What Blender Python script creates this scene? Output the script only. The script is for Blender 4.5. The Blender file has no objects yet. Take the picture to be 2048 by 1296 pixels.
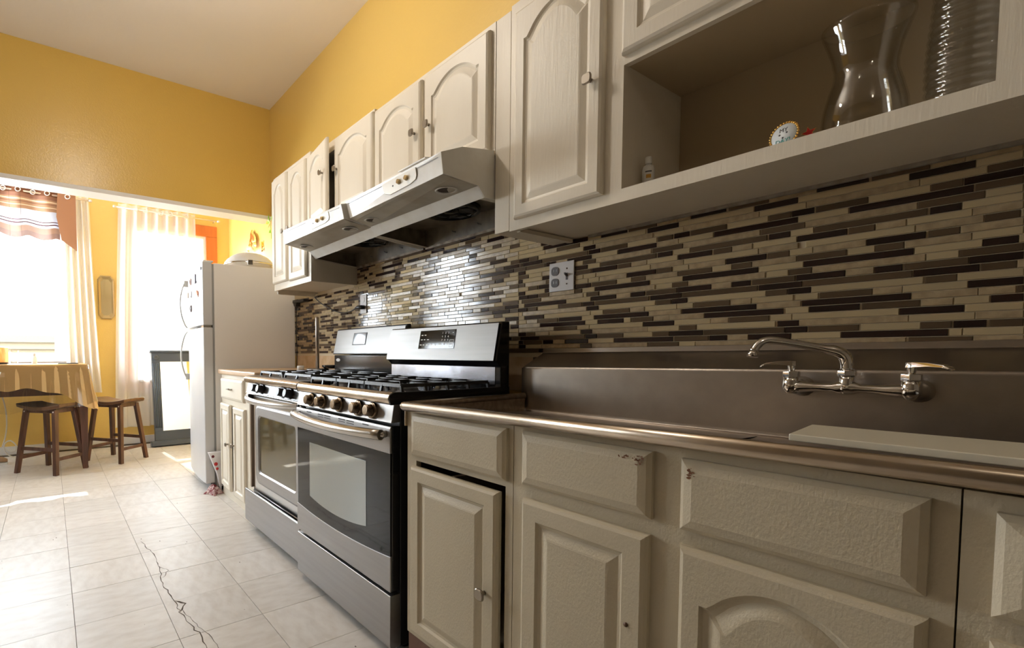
import bpy, bmesh, math, random
from mathutils import Vector, Matrix
random.seed(7)
S = bpy.context.scene
COL = S.collection
PI = math.pi

# ------------------------------------------------------------------ camera, sky, sun, lights, exposure
def cam():
    yaw, pitch, roll = 0.5945, -0.0464, -0.0005
    f = Vector((math.cos(pitch)*math.cos(yaw), -math.cos(pitch)*math.sin(yaw), math.sin(pitch)))
    r = Vector((-math.sin(yaw), -math.cos(yaw), 0)); u = r.cross(f)
    c, s = math.cos(roll), math.sin(roll)
    rr = c*r + s*u; uu = -s*r + c*u
    cd = bpy.data.cameras.new('camera'); o = bpy.data.objects.new('camera', cd); COL.objects.link(o)
    o.matrix_world = Matrix(((rr.x, uu.x, -f.x, 0.0), (rr.y, uu.y, -f.y, 1.62), (rr.z, uu.z, -f.z, 1.0135), (0, 0, 0, 1)))
    cd.sensor_fit = 'HORIZONTAL'; cd.sensor_width = 36; cd.lens = 988.72/2048*36
    cd.shift_x = (1024-769.16)/2048; cd.shift_y = (753.59-648)/2048
    cd.clip_start = 0.02; cd.clip_end = 200
    S.camera = o
cam()
S.view_settings.view_transform = 'Standard'; S.view_settings.look = 'None'
S.view_settings.exposure = 0.0; S.view_settings.gamma = 1.0
S.view_settings.use_curve_mapping = False
w = bpy.data.worlds.new('world'); S.world = w; w.use_nodes = True
bgn = w.node_tree.nodes['Background']
bgn.inputs[0].default_value = (0.86, 0.93, 1.0, 1); bgn.inputs[1].default_value = 41.0
def light(name, kind, loc, energy, color=(1, 1, 1), **kw):
    l = bpy.data.lights.new(name, kind); l.energy = energy; l.color = color
    for k, v in kw.items(): setattr(l, k, v)
    o = bpy.data.objects.new(name, l); o.location = loc; COL.objects.link(o); return o
sun = light('sun', 'SUN', (9, 2, 6), 20.0, (1.0, 0.95, 0.86), angle=0.008)
sun.rotation_euler = Vector((-1.0, -0.07, -1.10)).to_track_quat('-Z', 'Y').to_euler()
light('ceiling_lamp_light', 'POINT', (2.15, 1.35, 2.80), 34, (1.0, 0.91, 0.80), shadow_soft_size=0.07)
light('ceiling_lamp_light', 'POINT', (-1.0, 2.05, 2.95), 4, (1.0, 0.88, 0.70), shadow_soft_size=0.07)
def portal(loc, d, sx, sy):
    l = bpy.data.lights.new('window_portal', 'AREA'); l.shape = 'RECTANGLE'; l.size = sx; l.size_y = sy
    l.cycles.is_portal = True
    o = bpy.data.objects.new('window_portal', l); o.location = loc; o.rotation_euler = Vector(d).to_track_quat('-Z', 'Y').to_euler(); COL.objects.link(o)
portal((6.36, 2.02, 1.75), (-1, 0, 0), 1.3, 1.8)
portal((6.36, 0.43, 1.6), (-1, 0, 0), 1.1, 2.0)
portal((5.47, 3.28, 1.75), (0, -1, 0), 1.0, 1.6)

# ------------------------------------------------------------------ materials
MATS = {}
def mat(name, col, rough=0.5, metal=0.0, noise=None, bump=None, coat=0.0, spec=None, rnd=0.0, alpha=None, emit=None):
    """noise=(scale xyz or float, amount, second colour); bump=(scale, strength)"""
    m = bpy.data.materials.new(name); m.use_nodes = True; nt = m.node_tree; N = nt.nodes; L = nt.links
    b = N['Principled BSDF']
    b.inputs['Base Color'].default_value = (*col, 1); b.inputs['Roughness'].default_value = rough; b.inputs['Metallic'].default_value = metal
    if coat: b.inputs['Coat Weight'].default_value = coat; b.inputs['Coat Roughness'].default_value = 0.08
    if spec is not None: b.inputs['Specular IOR Level'].default_value = spec
    tc = N.new('ShaderNodeTexCoord')
    def tex(scale, detail=4):
        mp = N.new('ShaderNodeMapping'); L.new(tc.outputs['Object'], mp.inputs[0])
        s = scale if isinstance(scale, tuple) else (scale,)*3
        mp.inputs['Scale'].default_value = s
        t = N.new('ShaderNodeTexNoise'); t.inputs['Scale'].default_value = 1; t.inputs['Detail'].default_value = detail
        L.new(mp.outputs[0], t.inputs['Vector']); return t
    src = None
    if noise:
        t = tex(noise[0]); cr = N.new('ShaderNodeMapRange'); cr.inputs[1].default_value = 0.38; cr.inputs[2].default_value = 0.66
        cr.inputs[4].default_value = noise[1]; L.new(t.outputs[0], cr.inputs[0])
        mx = N.new('ShaderNodeMix'); mx.data_type = 'RGBA'; L.new(cr.outputs[0], mx.inputs[0])
        mx.inputs[6].default_value = (*col, 1); mx.inputs[7].default_value = (*noise[2], 1)
        src = mx.outputs[2]
    if rnd:
        oi = N.new('ShaderNodeObjectInfo'); mr = N.new('ShaderNodeMapRange'); mr.inputs[3].default_value = 1-rnd; mr.inputs[4].default_value = 1+rnd
        L.new(oi.outputs['Random'], mr.inputs[0])
        hs = N.new('ShaderNodeHueSaturation'); L.new(mr.outputs[0], hs.inputs['Value'])
        if src: L.new(src, hs.inputs['Color'])
        else: hs.inputs['Color'].default_value = (*col, 1)
        src = hs.outputs[0]
    if src: L.new(src, b.inputs['Base Color'])
    if bump:
        t = tex(bump[0], 3); bp = N.new('ShaderNodeBump'); bp.inputs['Strength'].default_value = bump[1]; bp.inputs['Distance'].default_value = 0.004
        L.new(t.outputs[0], bp.inputs['Height']); L.new(bp.outputs[0], b.inputs['Normal'])
    if emit: b.inputs['Emission Color'].default_value = (*emit[:3], 1); b.inputs['Emission Strength'].default_value = emit[3]
    MATS[name] = m; return m
def glass(name, col=(1, 1, 1), ior=1.45, rough=0.0, thin=False, gfac=0.08):
    m = bpy.data.materials.new(name); m.use_nodes = True; nt = m.node_tree; N = nt.nodes; L = nt.links
    out = N['Material Output']; N.remove(N['Principled BSDF'])
    tr = N.new('ShaderNodeBsdfTransparent'); tr.inputs[0].default_value = (*col, 1)
    gl = N.new('ShaderNodeBsdfGlossy'); gl.inputs['Roughness'].default_value = max(rough, 0.02)
    fr = N.new('ShaderNodeLayerWeight'); fr.inputs[0].default_value = 0.22 if not thin else 0.25
    mp = N.new('ShaderNodeMapRange'); mp.inputs[3].default_value = gfac; mp.inputs[4].default_value = 0.55 if not thin else 0.6
    L.new(fr.outputs['Facing'], mp.inputs[0])
    mx = N.new('ShaderNodeMixShader'); L.new(mp.outputs[0], mx.inputs[0]); L.new(tr.outputs[0], mx.inputs[1]); L.new(gl.outputs[0], mx.inputs[2])
    L.new(mx.outputs[0], out.inputs[0]); MATS[name] = m; return m
def sheer(name, col, trans, bands=None, tl=0.55):
    """cloth: transparent share trans, rest split between translucent and diffuse"""
    m = bpy.data.materials.new(name); m.use_nodes = True; nt = m.node_tree; N = nt.nodes; L = nt.links
    out = N['Material Output']; N.remove(N['Principled BSDF'])
    tr = N.new('ShaderNodeBsdfTransparent'); t2 = N.new('ShaderNodeBsdfTranslucent'); df = N.new('ShaderNodeBsdfDiffuse')
    t2.inputs[0].default_value = (*col, 1); df.inputs[0].default_value = (*col, 1)
    m1 = N.new('ShaderNodeMixShader'); m1.inputs[0].default_value = tl; L.new(df.outputs[0], m1.inputs[1]); L.new(t2.outputs[0], m1.inputs[2])
    m2 = N.new('ShaderNodeMixShader'); m2.inputs[0].default_value = 1-trans; L.new(tr.outputs[0], m2.inputs[1]); L.new(m1.outputs[0], m2.inputs[2])
    L.new(m2.outputs[0], out.inputs[0])
    if bands:
        at = N.new('ShaderNodeAttribute'); at.attribute_name = 'UVMap'
        sp = N.new('ShaderNodeSeparateXYZ'); L.new(at.outputs['Vector'], sp.inputs[0])
        cr = N.new('ShaderNodeValToRGB'); cr.color_ramp.interpolation = 'CONSTANT'
        while len(cr.color_ramp.elements) > 1: cr.color_ramp.elements.remove(cr.color_ramp.elements[0])
        for i, (p, c, a) in enumerate(bands):
            e = cr.color_ramp.elements[0] if i == 0 else cr.color_ramp.elements.new(p)
            e.position = p; e.color = (*c, a)
        L.new(sp.outputs['Y'], cr.inputs[0]); L.new(cr.outputs[0], t2.inputs[0]); L.new(cr.outputs[0], df.inputs[0]); L.new(cr.outputs['Alpha'], m2.inputs[0])
    MATS[name] = m; return m

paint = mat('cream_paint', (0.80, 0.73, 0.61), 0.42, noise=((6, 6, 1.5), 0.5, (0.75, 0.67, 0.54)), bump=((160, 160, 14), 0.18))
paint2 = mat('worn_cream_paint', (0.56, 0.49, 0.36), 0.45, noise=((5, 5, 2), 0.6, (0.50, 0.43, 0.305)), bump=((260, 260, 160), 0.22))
chip = mat('bare_wood_chip', (0.20, 0.085, 0.04), 0.8)
inner = mat('cabinet_inside', (0.46, 0.36, 0.23), 0.7)
darkin = mat('inside_shade', (0.05, 0.04, 0.03), 0.9)
yellow = mat('yellow_wall', (0.80, 0.55, 0.15), 0.38, noise=(1.5, 0.4, (0.77, 0.52, 0.13)), bump=(60, 0.25))
yellow_e = mat('yellow_wall_eggshell', (0.72, 0.475, 0.11), 0.27, noise=(1.5, 0.4, (0.69, 0.445, 0.10)), bump=(110, 0.22))
white_w = mat('white_ceiling', (0.88, 0.83, 0.78), 0.6, bump=(40, 0.15))
whitet = mat('white_trim', (0.82, 0.80, 0.78), 0.45)
grout = mat('grout', (0.62, 0.51, 0.34), 0.8)
t_dark = mat('espresso_glass_tile', (0.022, 0.009, 0.007), 0.10, rnd=0.25)
t_olive = mat('umber_glass_tile', (0.105, 0.066, 0.036), 0.12, rnd=0.15)
t_beige = mat('beige_glass_tile', (0.50, 0.385, 0.22), 0.12, rnd=0.06)
t_stone = mat('travertine_tile', (0.48, 0.36, 0.21), 0.26, noise=(55, 0.8, (0.33, 0.235, 0.13)), rnd=0.07)
TM = {'D': t_dark, 'O': t_olive, 'B': t_beige, 'S': t_stone}
floor_m = mat('vinyl_tile', (0.68, 0.65, 0.615), 0.40, noise=((11, 26, 9), 0.7, (0.56, 0.515, 0.47)), rnd=0.05, bump=(45, 0.10), spec=0.30)
floor_b = mat('tile_joint', (0.12, 0.10, 0.085), 1.0, spec=0.05)
steel = mat('brushed_steel', (0.38, 0.37, 0.365), 0.42, 1.0, noise=((3, 60, 60), 0.35, (0.31, 0.30, 0.29)))
steel_d = mat('sink_steel', (0.40, 0.355, 0.31), 0.33, 1.0, noise=(18, 0.5, (0.33, 0.29, 0.25)), bump=((160, 160, 160), 0.05))
lip_m = mat('worn_lip_steel', (0.60, 0.52, 0.43), 0.27, 1.0, noise=((8, 60, 60), 0.8, (0.42, 0.33, 0.24)))
chrome = mat('chrome', (0.80, 0.78, 0.76), 0.07, 1.0)
knob_chrome = mat('brown_reflection_chrome', (0.24, 0.185, 0.135), 0.16, 1.0)  # chrome knobs; the brown they reflect is put into the metal colour
nickel = mat('satin_nickel', (0.36, 0.32, 0.27), 0.32, 1.0)
black = mat('black_enamel', (0.012, 0.012, 0.013), 0.12)
blackp = mat('black_plastic', (0.018, 0.018, 0.02), 0.4)
iron = mat('cast_iron', (0.02, 0.02, 0.022), 0.42, bump=(200, 0.2))
ovenglass = mat('black_oven_glass', (0.010, 0.009, 0.008), 0.05, spec=0.32)
ovenwin = mat('grey_oven_window', (0.34, 0.36, 0.345), 0.10, 0.45)
ovenwin2 = mat('amber_oven_window', (0.12, 0.10, 0.055), 0.03, spec=0.9)
fridge_m = mat('fridge_white', (0.86, 0.82, 0.77), 0.34, bump=(180, 0.2))
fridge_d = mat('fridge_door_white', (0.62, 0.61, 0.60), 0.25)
fridge_h = mat('fridge_handle_shaded_white', (0.42, 0.41, 0.39), 0.3)  # handles are door white; their shade is put into this colour
gasket = mat('grey_gasket', (0.30, 0.30, 0.29), 0.5)
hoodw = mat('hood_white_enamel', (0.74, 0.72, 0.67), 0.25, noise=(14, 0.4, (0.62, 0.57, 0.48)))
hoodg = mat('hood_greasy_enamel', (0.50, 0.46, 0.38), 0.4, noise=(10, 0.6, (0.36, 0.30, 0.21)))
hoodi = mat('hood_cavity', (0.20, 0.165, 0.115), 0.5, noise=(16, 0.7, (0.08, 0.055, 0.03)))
grease = mat('greasy_strip', (0.42, 0.34, 0.24), 0.4, noise=(22, 0.9, (0.14, 0.08, 0.04)))
wood = mat('dark_brown_wood', (0.135, 0.058, 0.036), 0.38, noise=((30, 30, 5), 0.7, (0.045, 0.02, 0.012)))
woodl = mat('worn_seat_wood', (0.16, 0.078, 0.036), 0.3, noise=((6, 30, 30), 0.8, (0.08, 0.036, 0.018)))
orangew = mat('orange_wood', (0.62, 0.17, 0.035), 0.35, noise=((20, 20, 3), 0.5, (0.50, 0.12, 0.02)))
lamin = mat('tan_laminate', (0.62, 0.43, 0.26), 0.35, noise=(60, 0.4, (0.54, 0.36, 0.2)))
board = mat('white_cutting_board', (0.60, 0.55, 0.43), 0.5)
plastw = mat('white_plastic', (0.80, 0.79, 0.77), 0.35)
platew = mat('outlet_white', (0.66, 0.62, 0.60), 0.35)
gold = mat('gold', (0.85, 0.55, 0.16), 0.22, 1.0)
navy = mat('navy_frame', (0.055, 0.07, 0.095), 0.3)
mirror = mat('mirror_glass', (0.92, 0.93, 0.94), 0.01, 1.0)
brassf = mat('antique_gold_frame', (0.42, 0.30, 0.13), 0.35, 0.6)
cordw = mat('white_cord', (0.72, 0.68, 0.62), 0.5)
redm = mat('red', (0.62, 0.03, 0.03), 0.35)
darkred = mat('dark_red', (0.16, 0.015, 0.02), 0.8)
bagm = mat('white_bag', (0.78, 0.74, 0.74), 0.5)
green = mat('leaf_green', (0.35, 0.62, 0.03), 0.45)
copper = mat('copper_pot', (0.80, 0.50, 0.32), 0.2, 1.0)
phone = mat('dark_glass_phone', (0.03, 0.04, 0.06), 0.1)
paper = mat('paper', (0.85, 0.85, 0.85), 0.7)
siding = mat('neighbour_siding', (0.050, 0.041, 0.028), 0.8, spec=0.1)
tan = mat('tan_leather', (0.42, 0.27, 0.16), 0.6)
teal = mat('teal_ink', (0.03, 0.28, 0.24), 0.5)
grey = mat('dark_ink', (0.10, 0.10, 0.11), 0.5)
blue = mat('pale_disc', (0.66, 0.70, 0.72), 0.4)
clear = glass('clear_glass', (0.985, 0.985, 0.975), gfac=0.02)
pane_m = glass('window_glass', (0.97, 0.98, 0.98), thin=True, gfac=0.03)
plastic = glass('clear_plastic_sheet', (0.93, 0.90, 0.84), gfac=0.2, rough=0.10, thin=True)
sheer_w = sheer('white_sheer', (0.93, 0.89, 0.83), 0.28, tl=0.12)
cloth_y = sheer('yellow_sheer_cloth', (1.0, 0.70, 0.34), 0.08, tl=0.3)
BR = (0.17, 0.072, 0.04); TN = (0.42, 0.25, 0.155); WH = (0.62, 0.66, 0.80); DK = (0.09, 0.03, 0.03); CR = (0.80, 0.62, 0.45)
valance_m = sheer('brown_striped_valance', BR, 0.0, bands=[
    (0.0, (0.26, 0.16, 0.13), .995), (0.10, (0.33, 0.20, 0.14), .995), (0.20, WH, .985), (0.245, DK, .998), (0.262, WH, .985), (0.30, DK, .998), (0.315, WH, .985), (0.50, TN, .995), (0.56, CR, .993), (0.575, TN, .995),
    (0.62, (0.28, 0.14, 0.09), .997), (0.635, TN, .995), (0.66, CR, .993), (0.68, TN, .995), (0.71, (0.30, 0.15, 0.1), .997), (0.78, BR, .999)], tl=0.08)
valback = mat('valance_back', (0.26, 0.11, 0.045), 0.8)

# ------------------------------------------------------------------ mesh helpers
class MB:
    def __init__(s): s.v = []; s.f = []; s.m = []; s.sm = []; s.uv = None
    def add(s, vs, fs, mi=0, smooth=False):
        b = len(s.v); s.v += [tuple(p) for p in vs]
        for f in fs: s.f.append([b+i for i in f]); s.m.append(mi); s.sm.append(smooth)
        return s
    def box(s, x0, x1, y0, y1, z0, z1, mi=0):
        return s.add([(x0, y0, z0), (x1, y0, z0), (x1, y1, z0), (x0, y1, z0), (x0, y0, z1), (x1, y0, z1), (x1, y1, z1), (x0, y1, z1)],
                     [(0, 3, 2, 1), (4, 5, 6, 7), (0, 1, 5, 4), (1, 2, 6, 5), (2, 3, 7, 6), (3, 0, 4, 7)], mi)
    def loops(s, Ls, mi=0, cap0=True, cap1=True, closed=True, smooth=False):
        n = len(Ls[0]); vs = [p for l in Ls for p in l]; fs = []
        for k in range(len(Ls)-1):
            for i in range(n if closed else n-1):
                j = (i+1) % n; fs.append((k*n+i, k*n+j, (k+1)*n+j, (k+1)*n+i))
        b = len(s.v); s.add(vs, fs, mi, smooth)
        if cap0: s.f.append([b+i for i in reversed(range(n))]); s.m.append(mi); s.sm.append(False)
        if cap1: s.f.append([b+(len(Ls)-1)*n+i for i in range(n)]); s.m.append(mi); s.sm.append(False)
        return s
    def prism(s, A, x0, x1, B=None, axis='x', mi=0, cap=True, smooth=False):
        B = B or A
        g = (lambda p, t: (t, p[0], p[1])) if axis == 'x' else ((lambda p, t: (p[0], t, p[1])) if axis == 'y' else (lambda p, t: (p[0], p[1], t)))
        return s.loops([[g(p, x0) for p in A], [g(p, x1) for p in B]], mi, cap, cap, smooth=smooth)
    def tube(s, path, r, n=10, mi=0, caps=True, up=None):
        P = [Vector(p) for p in path]; R = r if isinstance(r, (list, tuple)) else [r]*len(P)
        Ls = []; prev = None
        for i, p in enumerate(P):
            t = (P[min(i+1, len(P)-1)] - P[max(i-1, 0)]).normalized()
            if prev is None:
                a = Vector(up) if up else (Vector((0, 0, 1)) if abs(t.z) < 0.9 else Vector((1, 0, 0)))
                u = a.cross(t).normalized()
            else:
                u = (prev - t*prev.dot(t)).normalized()
            prev = u; v = t.cross(u)
            Ls.append([tuple(p + R[i]*(math.cos(q)*u + math.sin(q)*v)) for q in [2*PI*k/n for k in range(n)]])
        return s.loops(Ls, mi, caps, caps, smooth=True)
    def lathe(s, prof, c, n=24, mi=0, axis='z', wob=None, caps=False):
        Ls = []
        for (r, h) in prof:
            l = []
            for k in range(n):
                a = 2*PI*k/n; rr = r*(wob(a, h) if wob else 1)
                x, y = rr*math.cos(a), rr*math.sin(a)
                l.append({'z': (c[0]+x, c[1]+y, c[2]+h), 'y': (c[0]+x, c[1]+h, c[2]+y), 'x': (c[0]+h, c[1]+x, c[2]+y)}[axis])
            Ls.append(l)
        return s.loops(Ls, mi, caps, caps, smooth=True)
    def grid(s, fn, nu, nv, mi=0, uv=False):
        vs = []; b = len(s.v)
        for j in range(nv+1):
            for i in range(nu+1): vs.append(fn(i/nu, j/nv))
        fs = [(j*(nu+1)+i, j*(nu+1)+i+1, (j+1)*(nu+1)+i+1, (j+1)*(nu+1)+i) for j in range(nv) for i in range(nu)]
        if uv: s.uv = {b+j*(nu+1)+i: (i/nu, j/nv) for j in range(nv+1) for i in range(nu+1)}
        return s.add(vs, fs, mi, True)
    def tf(s, M):
        s.v = [tuple(M @ Vector(p)) for p in s.v]; return s
    def build(s, name, m, parent=None, bevel=0, seg=2, solid=0, sub=0, origin=None, wn=False):
        me = bpy.data.meshes.new(name)
        o = bpy.data.objects.new(name, me); COL.objects.link(o)
        off = Vector((0, 0, 0))
        if parent is not None:
            o.parent = parent; r = parent
            while r is not None:
                off += Vector(r.location) if not r.get('_world') is None or True else Vector(); r = r.parent
        if origin is not None:
            o.location = Vector(origin) - off; off = Vector(origin)
        me.from_pydata([tuple(Vector(p)-off) for p in s.v], [], s.f); me.validate()
        ms = m if isinstance(m, (list, tuple)) else [m]
        for q in ms: me.materials.append(q)
        if len(me.polygons) == len(s.m):
            me.polygons.foreach_set('material_index', s.m); me.polygons.foreach_set('use_smooth', s.sm)
        if s.uv:
            ul = me.uv_layers.new(name='UVMap')
            for l in me.loops: ul.data[l.index].uv = s.uv.get(l.vertex_index, (0, 0))
        me.update()
        bm = bmesh.new(); bm.from_mesh(me); bmesh.ops.recalc_face_normals(bm, faces=bm.faces); bm.to_mesh(me); bm.free()
        if bevel:
            b = o.modifiers.new('bevel', 'BEVEL'); b.width = bevel; b.segments = seg; b.limit_method = 'ANGLE'; b.angle_limit = 0.6
            for p in me.polygons: p.use_smooth = True
            wn = True
        if solid:
            b = o.modifiers.new('solid', 'SOLIDIFY'); b.thickness = solid; b.offset = 0
        if sub:
            b = o.modifiers.new('sub', 'SUBSURF'); b.levels = sub; b.render_levels = sub
        if wn:
            b = o.modifiers.new('wn', 'WEIGHTED_NORMAL'); b.keep_sharp = True
        return o
def tag(o, label=None, cat=None, group=None, kind=None):
    if label: o['label'] = label
    if cat: o['category'] = cat
    if group: o['group'] = group
    if kind: o['kind'] = kind
    return o
def thing(name, label, cat, loc=(0, 0, 0), group=None):
    o = bpy.data.objects.new(name, None); COL.objects.link(o); o.location = loc; o.empty_display_size = 0.1
    return tag(o, label, cat, group)
def struct(o): o['kind'] = 'structure'; return o
def box(name, m, parent, x0, x1, y0, y1, z0, z1, bevel=0, **k):
    return MB().box(x0, x1, y0, y1, z0, z1).build(name, m, parent, bevel, **k)
def cells(mb, x0, x1, z0, z1, y0, y1, holes):
    xs = sorted({x0, x1, *[h[0] for h in holes], *[h[1] for h in holes]}); zs = sorted({z0, z1, *[h[2] for h in holes], *[h[3] for h in holes]})
    for i in range(len(xs)-1):
        for j in range(len(zs)-1):
            cx, cz = (xs[i]+xs[i+1])/2, (zs[j]+zs[j+1])/2
            if any(h[0] < cx < h[1] and h[2] < cz < h[3] for h in holes): continue
            mb.box(xs[i], xs[i+1], y0, y1, zs[j], zs[j+1])
    return mb
def text(name, body, size, m, parent, M, align='CENTER'):
    c = bpy.data.curves.new(name, 'FONT'); c.body = body; c.size = size; c.align_x = align; c.align_y = 'CENTER'; c.extrude = 0.0003
    c.materials.append(m); o = bpy.data.objects.new(name, c); COL.objects.link(o); o.parent = parent
    off = Vector((0, 0, 0)); r = parent
    while r is not None: off += Vector(r.location); r = r.parent
    me = bpy.data.meshes.new_from_object(o); bpy.data.objects.remove(o)
    o = bpy.data.objects.new(name, me); COL.objects.link(o); o.parent = parent
    if not me.materials: me.materials.append(m)
    o.matrix_local = Matrix.Translation(-off) @ M
    return o
def face_y(x, y, z, tilt=0.0):   # text standing on a plane facing +Y (seen from the room: +X is to the left)
    return Matrix.Translation((x, y, z)) @ Matrix.Rotation(PI, 4, 'Z') @ Matrix.Rotation(PI/2 - tilt, 4, 'X')

# ------------------------------------------------------------------ room shell
CZ = 3.11          # ceiling
FX = 6.2           # window wall
LY = 3.25          # left wall (out of frame)
NX = -2.2          # wall behind the camera
fl = struct(MB().box(NX, FX+.1, -.35, LY+.1, -.06, -.0045).build('floor', floor_b))
T = .3048
tm = MB().loops([[(a*(T/2-.0008), b_*(T/2-.0008), -.0045) for a, b_ in ((-1, -1), (1, -1), (1, 1), (-1, 1))],
                 [(a*(T/2-.0008), b_*(T/2-.0008), -.0004) for a, b_ in ((-1, -1), (1, -1), (1, 1), (-1, 1))],
                 [(a*(T/2-.0011), b_*(T/2-.0011), 0) for a, b_ in ((-1, -1), (1, -1), (1, 1), (-1, 1))]], cap0=False)
ft0 = tm.build('floor_tile', floor_m, fl)
first = True
for j in range(-9, 15):
    for i in range(-5, 8):
        cx, cy = 1.828+T*(j+.5), 1.874-T*(i-.5)
        if cx < -.9 or cx > FX-.1 or cy < -.3 or cy > LY: continue
        o = ft0 if first else ft0.copy()
        if not first: COL.objects.link(o); o.parent = fl
        o.location = (cx, cy, random.uniform(-.0002, .0003)); first = False
        o.rotation_euler = (random.uniform(-.001, .001), random.uniform(-.001, .001), random.choice([0, PI/2, PI, -PI/2]))
# long crack in the floor between the second and third tile columns
def crack(path, wd, nm='crack'):
    mb = MB(); L = []; Rr = []
    for k, (x, y) in enumerate(path):
        t = (Vector(path[min(k+1, len(path)-1)])-Vector(path[max(k-1, 0)])).normalized(); n = Vector((-t.y, t.x))
        h = wd*random.uniform(.5, 1.5) if 0 < k < len(path)-1 else .0002
        L.append((x+n.x*h, y+n.y*h, .0007)); Rr.append((x-n.x*h, y-n.y*h, .0007))
    n_ = len(L); mb.add(L+Rr, [(i, i+1, n_+i+1, n_+i) for i in range(n_-1)])
    return mb.build(nm, floor_b, fl)
def wig(pts, n=7, a=.006):
    out = []
    for (p, q) in zip(pts[:-1], pts[1:]):
        for k in range(n): out.append((p[0]+(q[0]-p[0])*k/n+random.uniform(-a, a), p[1]+(q[1]-p[1])*k/n+random.uniform(-a, a)))
    return out+[pts[-1]]
CR1 = [(1.30, 1.235), (1.60, 1.205), (1.83, 1.20), (2.02, 1.225), (2.13, 1.222), (2.33, 1.235), (2.50, 1.215), (2.70, 1.215), (2.92, 1.24)]
crack(wig(CR1), .0016); crack(wig([(1.50, 1.15), (1.72, 1.165), (1.90, 1.19), (2.05, 1.215)]), .0010)
crack(wig([(2.02, 1.225), (2.08, 1.19), (2.13, 1.222)], 3, .003), .004); crack(wig([(2.38, 1.225), (2.45, 1.185), (2.52, 1.215)], 4), .0011)

for k in range(46):
    x, y = random.uniform(1.0, 4.4), random.uniform(.75, 1.85); r_ = random.uniform(.0012, .004); n_ = random.randint(5, 8); st = random.uniform(.4, 3)
    if k == 0: sm = MB(); wm = MB()
    (sm if k % 3 else wm).add([(x+r_*st*math.cos(2*PI*i/n_)*random.uniform(.6, 1), y+r_*math.sin(2*PI*i/n_)*random.uniform(.6, 1), .0008) for i in range(n_)], [tuple(range(n_))])
sm.build('floor_speck', floor_b, fl)['kind'] = 'stuff'; wm.build('paint_speck', whitet, fl)['kind'] = 'stuff'
ceil = struct(MB().box(NX, 4.30, -.35, LY+.1, CZ, CZ+.08).build('ceiling', white_w))
struct(MB().box(4.282, FX+.1, -.35, LY+.1, 2.95, 3.03).build('ceiling_alcove', white_w))
wr = struct(MB().box(NX, 4.16, -.12, 0, -.005, CZ).build('wall_right', yellow))
struct(MB().box(4.16, 4.32, -.30, 0, -.005, 3.0).box(4.30, FX+.1, -.38, -.25, -.005, 3.0).build('wall_right_alcove', yellow))
struct(MB().box(4.16, 4.28, 0.0, LY, 2.205, CZ).build('wall_header', yellow_e))
struct(MB().box(4.155, 4.33, 0.0, LY, 2.175, 2.205).build('trim_1', whitet))
struct(MB().box(4.28, 4.40, 0.0, LY, 2.205, 3.0).build('wall_header_back', whitet))
struct(MB().box(NX-.1, NX, -.1, LY+.1, -.005, CZ).build('wall_near', mat('near_wall', (.22, .18, .13), .6)))
mbl = MB(); cells(mbl, NX, FX+.1, -.005, CZ, LY, LY+.12, [(5.0, 5.95, .95, 2.5)])
struct(mbl.build('wall_left', mat('left_wall', (.24, .20, .15), .7)))
# window wall with two holes: window_1 (left) and window_2 (right)
mbf = MB(); xs = [(-.38, .03, -.005, 3.0), (.03, .83, -.005, .72), (.03, .83, 2.42, 3.0), (.83, 1.47, -.005, 3.0), (1.47, 2.62, -.005, .93), (1.47, 2.62, 2.52, 3.0), (2.62, LY+.1, -.005, 3.0)]
for y0, y1, z0, z1 in xs: mbf.box(FX, FX+.16, y0, y1, z0, z1)
struct(mbf.build('wall_far', yellow))
struct(MB().box(FX-.014, FX, -.25, LY, 0, .085).build('baseboard_far', whitet, bevel=.003))

def window(name, y0, y1, z0, z1, casing, cm, midz, outer=None):
    mb = MB()
    def ring(mb, a0, a1, b0, b1, t, x0, x1):
        mb.box(x0, x1, a0, a1, b0, b0+t).box(x0, x1, a0, a1, b1-t, b1).box(x0, x1, a0, a0+t, b0+t, b1-t).box(x0, x1, a1-t, a1, b0+t, b1-t)
    ring(mb, y0-casing, y1+casing, z0-casing, z1+casing, casing, FX-.022, FX-.001)
    fr = struct(mb.build(name, cm, bevel=.003))
    jb = MB(); ring(jb, y0, y1, z0, z1, .03, FX+.0, FX+.13); jb.build('window_jamb', whitet, fr)
    sb = MB(); ring(sb, y0+.03, y1-.03, z0+.03, midz+.02, .045, FX+.05, FX+.085); sb.build('lower_sash', whitet, fr, bevel=.003)
    sb = MB(); ring(sb, y0+.03, y1-.03, midz-.02, z1-.03, .045, FX+.09, FX+.12); sb.build('upper_sash', whitet, fr, bevel=.003)
    MB().box(FX+.066, FX+.069, y0+.07, y1-.07, z0+.07, midz-.02).build('pane', pane_m, fr)
    MB().box(FX+.104, FX+.107, y0+.07, y1-.07, midz+.02, z1-.07).build('pane', pane_m, fr)
    MB().box(FX-.06, FX+.04, y0-.03, y1+.03, z0-.02, z0+.005).build('window_sill', whitet, fr, bevel=.004)
    return fr
w1 = window('window_1', 1.50, 2.60, .95, 2.50, .05, whitet, 1.72)
w2 = window('window_2', .03, .83, .72, 2.42, .13, orangew, 1.55)
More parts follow.
